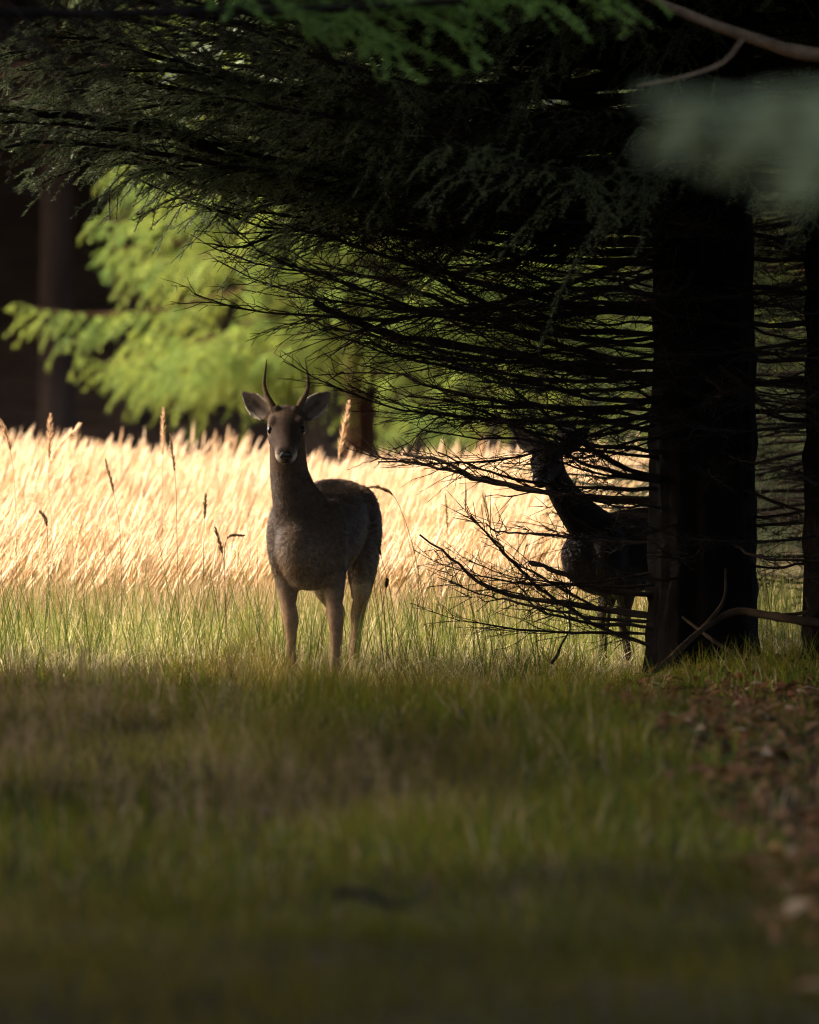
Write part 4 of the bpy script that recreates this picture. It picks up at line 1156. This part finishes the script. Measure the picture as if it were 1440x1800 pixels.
    q = B - H; s = q @ f; ish = (s > -.04) & (B[:, 2] > H[2] - .2) & (np.abs(q @ lt) < .09)
    flow[ish] = -f
    for b, d, sd, fr in er:
        e = B - b; m = (e @ d > .01) & (np.abs(e @ sd) < .06) & (e @ d < .18); flow[m] = d
    flow[B[:, 2] < .45] = np.array([-0.25, 0, -1.0])
    flow = norm(flow + r.normal(0, 0.22, (nhair, 3)))
    tan = norm(flow - N * (flow * N).sum(1)[:, None])
    cell = np.floor(B / np.array([.030, .009, .012])).astype(np.int64)
    key = (cell[:, 0] * 73856093 ^ cell[:, 1] * 19349663 ^ cell[:, 2] * 83492791) % 4096
    ctab = r.normal(0, 1, (4096, 3)); btab = r.uniform(0.72, 1.3, 4096)
    D = norm(tan + ctab[key] * 0.10 + N * r.uniform(0.18, 0.5, (nhair, 1)))
    ln = np.where(B[:, 2] < .42, .009, np.where(ish, .008, .021)) * r.uniform(.6, 1.3, nhair)
    ln = np.where(isneck & ~ish, .015 * r.uniform(.6, 1.3, nhair), ln)
    for b, d, sd, fr in er:
        e = B - b; m = (e @ d > .02) & (np.abs(e @ sd) < .06) & (e @ d < .18); ln[m] = .010 * r.uniform(.6, 1.2, m.sum())
    eyes = [hp(.102, sg * .066, .012) for sg in (-1, 1)]; nosec = hp(.284, 0, -.012)
    ok = np.ones(nhair, bool)
    for e in eyes: ok &= np.linalg.norm(B - e, axis=1) > .019
    ok &= np.linalg.norm(B - nosec, axis=1) > .022
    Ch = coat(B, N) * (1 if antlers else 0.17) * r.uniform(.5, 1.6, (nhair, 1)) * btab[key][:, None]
    hb = MB(); S = norm(np.cross(D, N) + r.normal(0, .25, (nhair, 3))); k = ok
    Bk = B[k] - N[k] * .002
    V = np.stack([Bk - S[k] * .0013, Bk + S[k] * .0013, Bk + D[k] * ln[k][:, None]], 1).reshape(-1, 3)
    hb.add(V, np.arange(len(V)).reshape(-1, 3), np.repeat(Ch[k], 3, 0))
    tag(link('coat', hb.mesh('deer_coat', M_fur, False), root), kind='stuff')
    # eyes, nose, antlers, hooves
    for i, sg in enumerate((-1, 1)):
        eb = MB(); ball(eb, hp(.102, sg * .0615, .012), (.021, .0160, .0185), Rm, 20, 14)
        link('eye', eb.mesh('deer_eye', M_eye, color=False), root)
    nb = MB()
    ball(nb, hp(.277, 0, -.006), (.017, .027, .016), Rm, 20, 12)
    ball(nb, hp(.281, 0, -.023), (.011, .012, .012), Rm, 16, 10)
    for sg in (-1, 1): ball(nb, hp(.277, sg * .018, -.012), (.014, .0095, .011), Rm, 14, 10)
    link('nose', nb.mesh('deer_nose', M_nose, color=False), root)
    if antlers:
        for sg in (-1, 1):
            zc = np.array([0, 0, 1.0]); bk = -np.array([cy_, sy_, 0])
            b0 = hp(.018, sg * .042, .058)
            pts = [b0, b0 + lt * sg * .020 + zc * .030 + bk * .004, b0 + lt * sg * .040 + zc * .070 + bk * .018, b0 + lt * sg * .047 + zc * .105 + bk * .03, b0 + lt * sg * .044 + zc * .140 + bk * .034, b0 + lt * sg * .036 + zc * .205 + bk * .03]
            P = resample(np.array(pts), 26)
            am = MB(); rd = np.interp(np.linspace(0, 1, 26), [0, .08, .35, .7, 1], [.015, .0135, .0105, .0068, .002]) * (1 + .05 * r.normal(size=26))
            tubes(am, P[None], rd[None], 12)
            ao = link('antler', am.mesh('antler', M_antler, color=False), root)
            cm = MB()
            for q_ in range(13):
                an = q_ / 13 * 6.283
                ball(cm, b0 + lt * .0155 * math.cos(an) + f * .0155 * math.sin(an) + zc * (.004 + .003 * r.normal()), (.0065, .0065, .006 + .002 * r.uniform()), n=8, m=6)
            link('coronet', cm.mesh('coronet', M_antler, color=False), ao)
    for pts in legs:
        x, y, z = pts[-1][:3]
        for sg in (-1, 1):
            h_ = MB()
            loft(h_, [(x - .006, y + sg * .012, .042), (x + .006, y + sg * .0125, .02), (x + .014, y + sg * .013, .0)], [.011, .0135, .0145], [.022, .028, .032], Y, 12)
            link('hoof', h_.mesh('hoof', M_hoof, color=False), root)
    return root

def fore(y0, y1, dx=0.0, xt=.27):
    return [(xt - .01, y0 * .9, .60, .05, .095), (xt - .02, y0, .50, .048, .072), (xt - .01, y0 * .7 + y1 * .3, .42, .040, .050), (xt + .005 + dx * .3, y0 * .45 + y1 * .55, .345, .033, .037),
            (xt + .014 + dx * .5, y1, .275, .0325, .036), (xt + .008 + dx * .6, y1, .228, .0245, .026), (xt + .006 + dx * .8, y1, .14, .0185, .020), (xt + .004 + dx, y1, .075, .024, .026), (xt + .018 + dx, y1, .04, .020, .022), (xt + .028 + dx, y1, .012, .022, .026)]
def hind(y0, y1, dx=0.0):
    return [(-.29, y0, .62, .06, .125), (-.28, y0 * 1.05, .50, .055, .105), (-.305, y0 * .9 + y1 * .1, .42, .046, .072), (-.36, y0 * .5 + y1 * .5, .345, .034, .046), (-.412 + dx * .3, y1, .285, .030, .040), (-.405 + dx * .5, y1, .235, .0245, .028),
            (-.395 + dx * .8, y1, .15, .0215, .022), (-.388 + dx, y1, .075, .0245, .027), (-.375 + dx, y1, .04, .0205, .023), (-.362 + dx, y1, .012, .022, .027)]

A1 = R(14)
bx, by = -0.350, 26.15
build_deer('deer', 'young dark brown buck with two short spike antlers facing us', (bx, by, float(ground_z(bx, by)) - 0.01), A1, 1.0,
           [(.16, 0, .58, .135, .18), (.28, -.008, .67, .122, .165), (.358, -.026, .77, .093, .126), (.395, -.042, .87, .077, .104), (.408, -.047, .98, .072, .088), (.405, -.048, 1.07, .066, .07)],
           (.425, -.048, 1.089), R(28), A1 + R(1), [fore(-.098, -.066, .0), fore(.102, .128, .05), hind(.085, .04, .06), hind(-.095, -.05, .0)], True, 130000, 0.2, 5)
A2 = R(64)
dx_, dy_ = 0.995, 26.35
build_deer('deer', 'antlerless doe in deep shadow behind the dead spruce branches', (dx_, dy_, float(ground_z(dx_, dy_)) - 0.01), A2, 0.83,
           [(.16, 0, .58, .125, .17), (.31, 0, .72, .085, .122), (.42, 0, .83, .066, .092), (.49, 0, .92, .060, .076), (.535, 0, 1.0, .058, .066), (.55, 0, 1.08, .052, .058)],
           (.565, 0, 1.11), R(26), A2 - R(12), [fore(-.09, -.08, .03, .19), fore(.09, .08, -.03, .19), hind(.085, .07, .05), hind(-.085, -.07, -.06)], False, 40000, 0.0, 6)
print('tris', sum(len(m.polygons) for m in bpy.data.meshes))
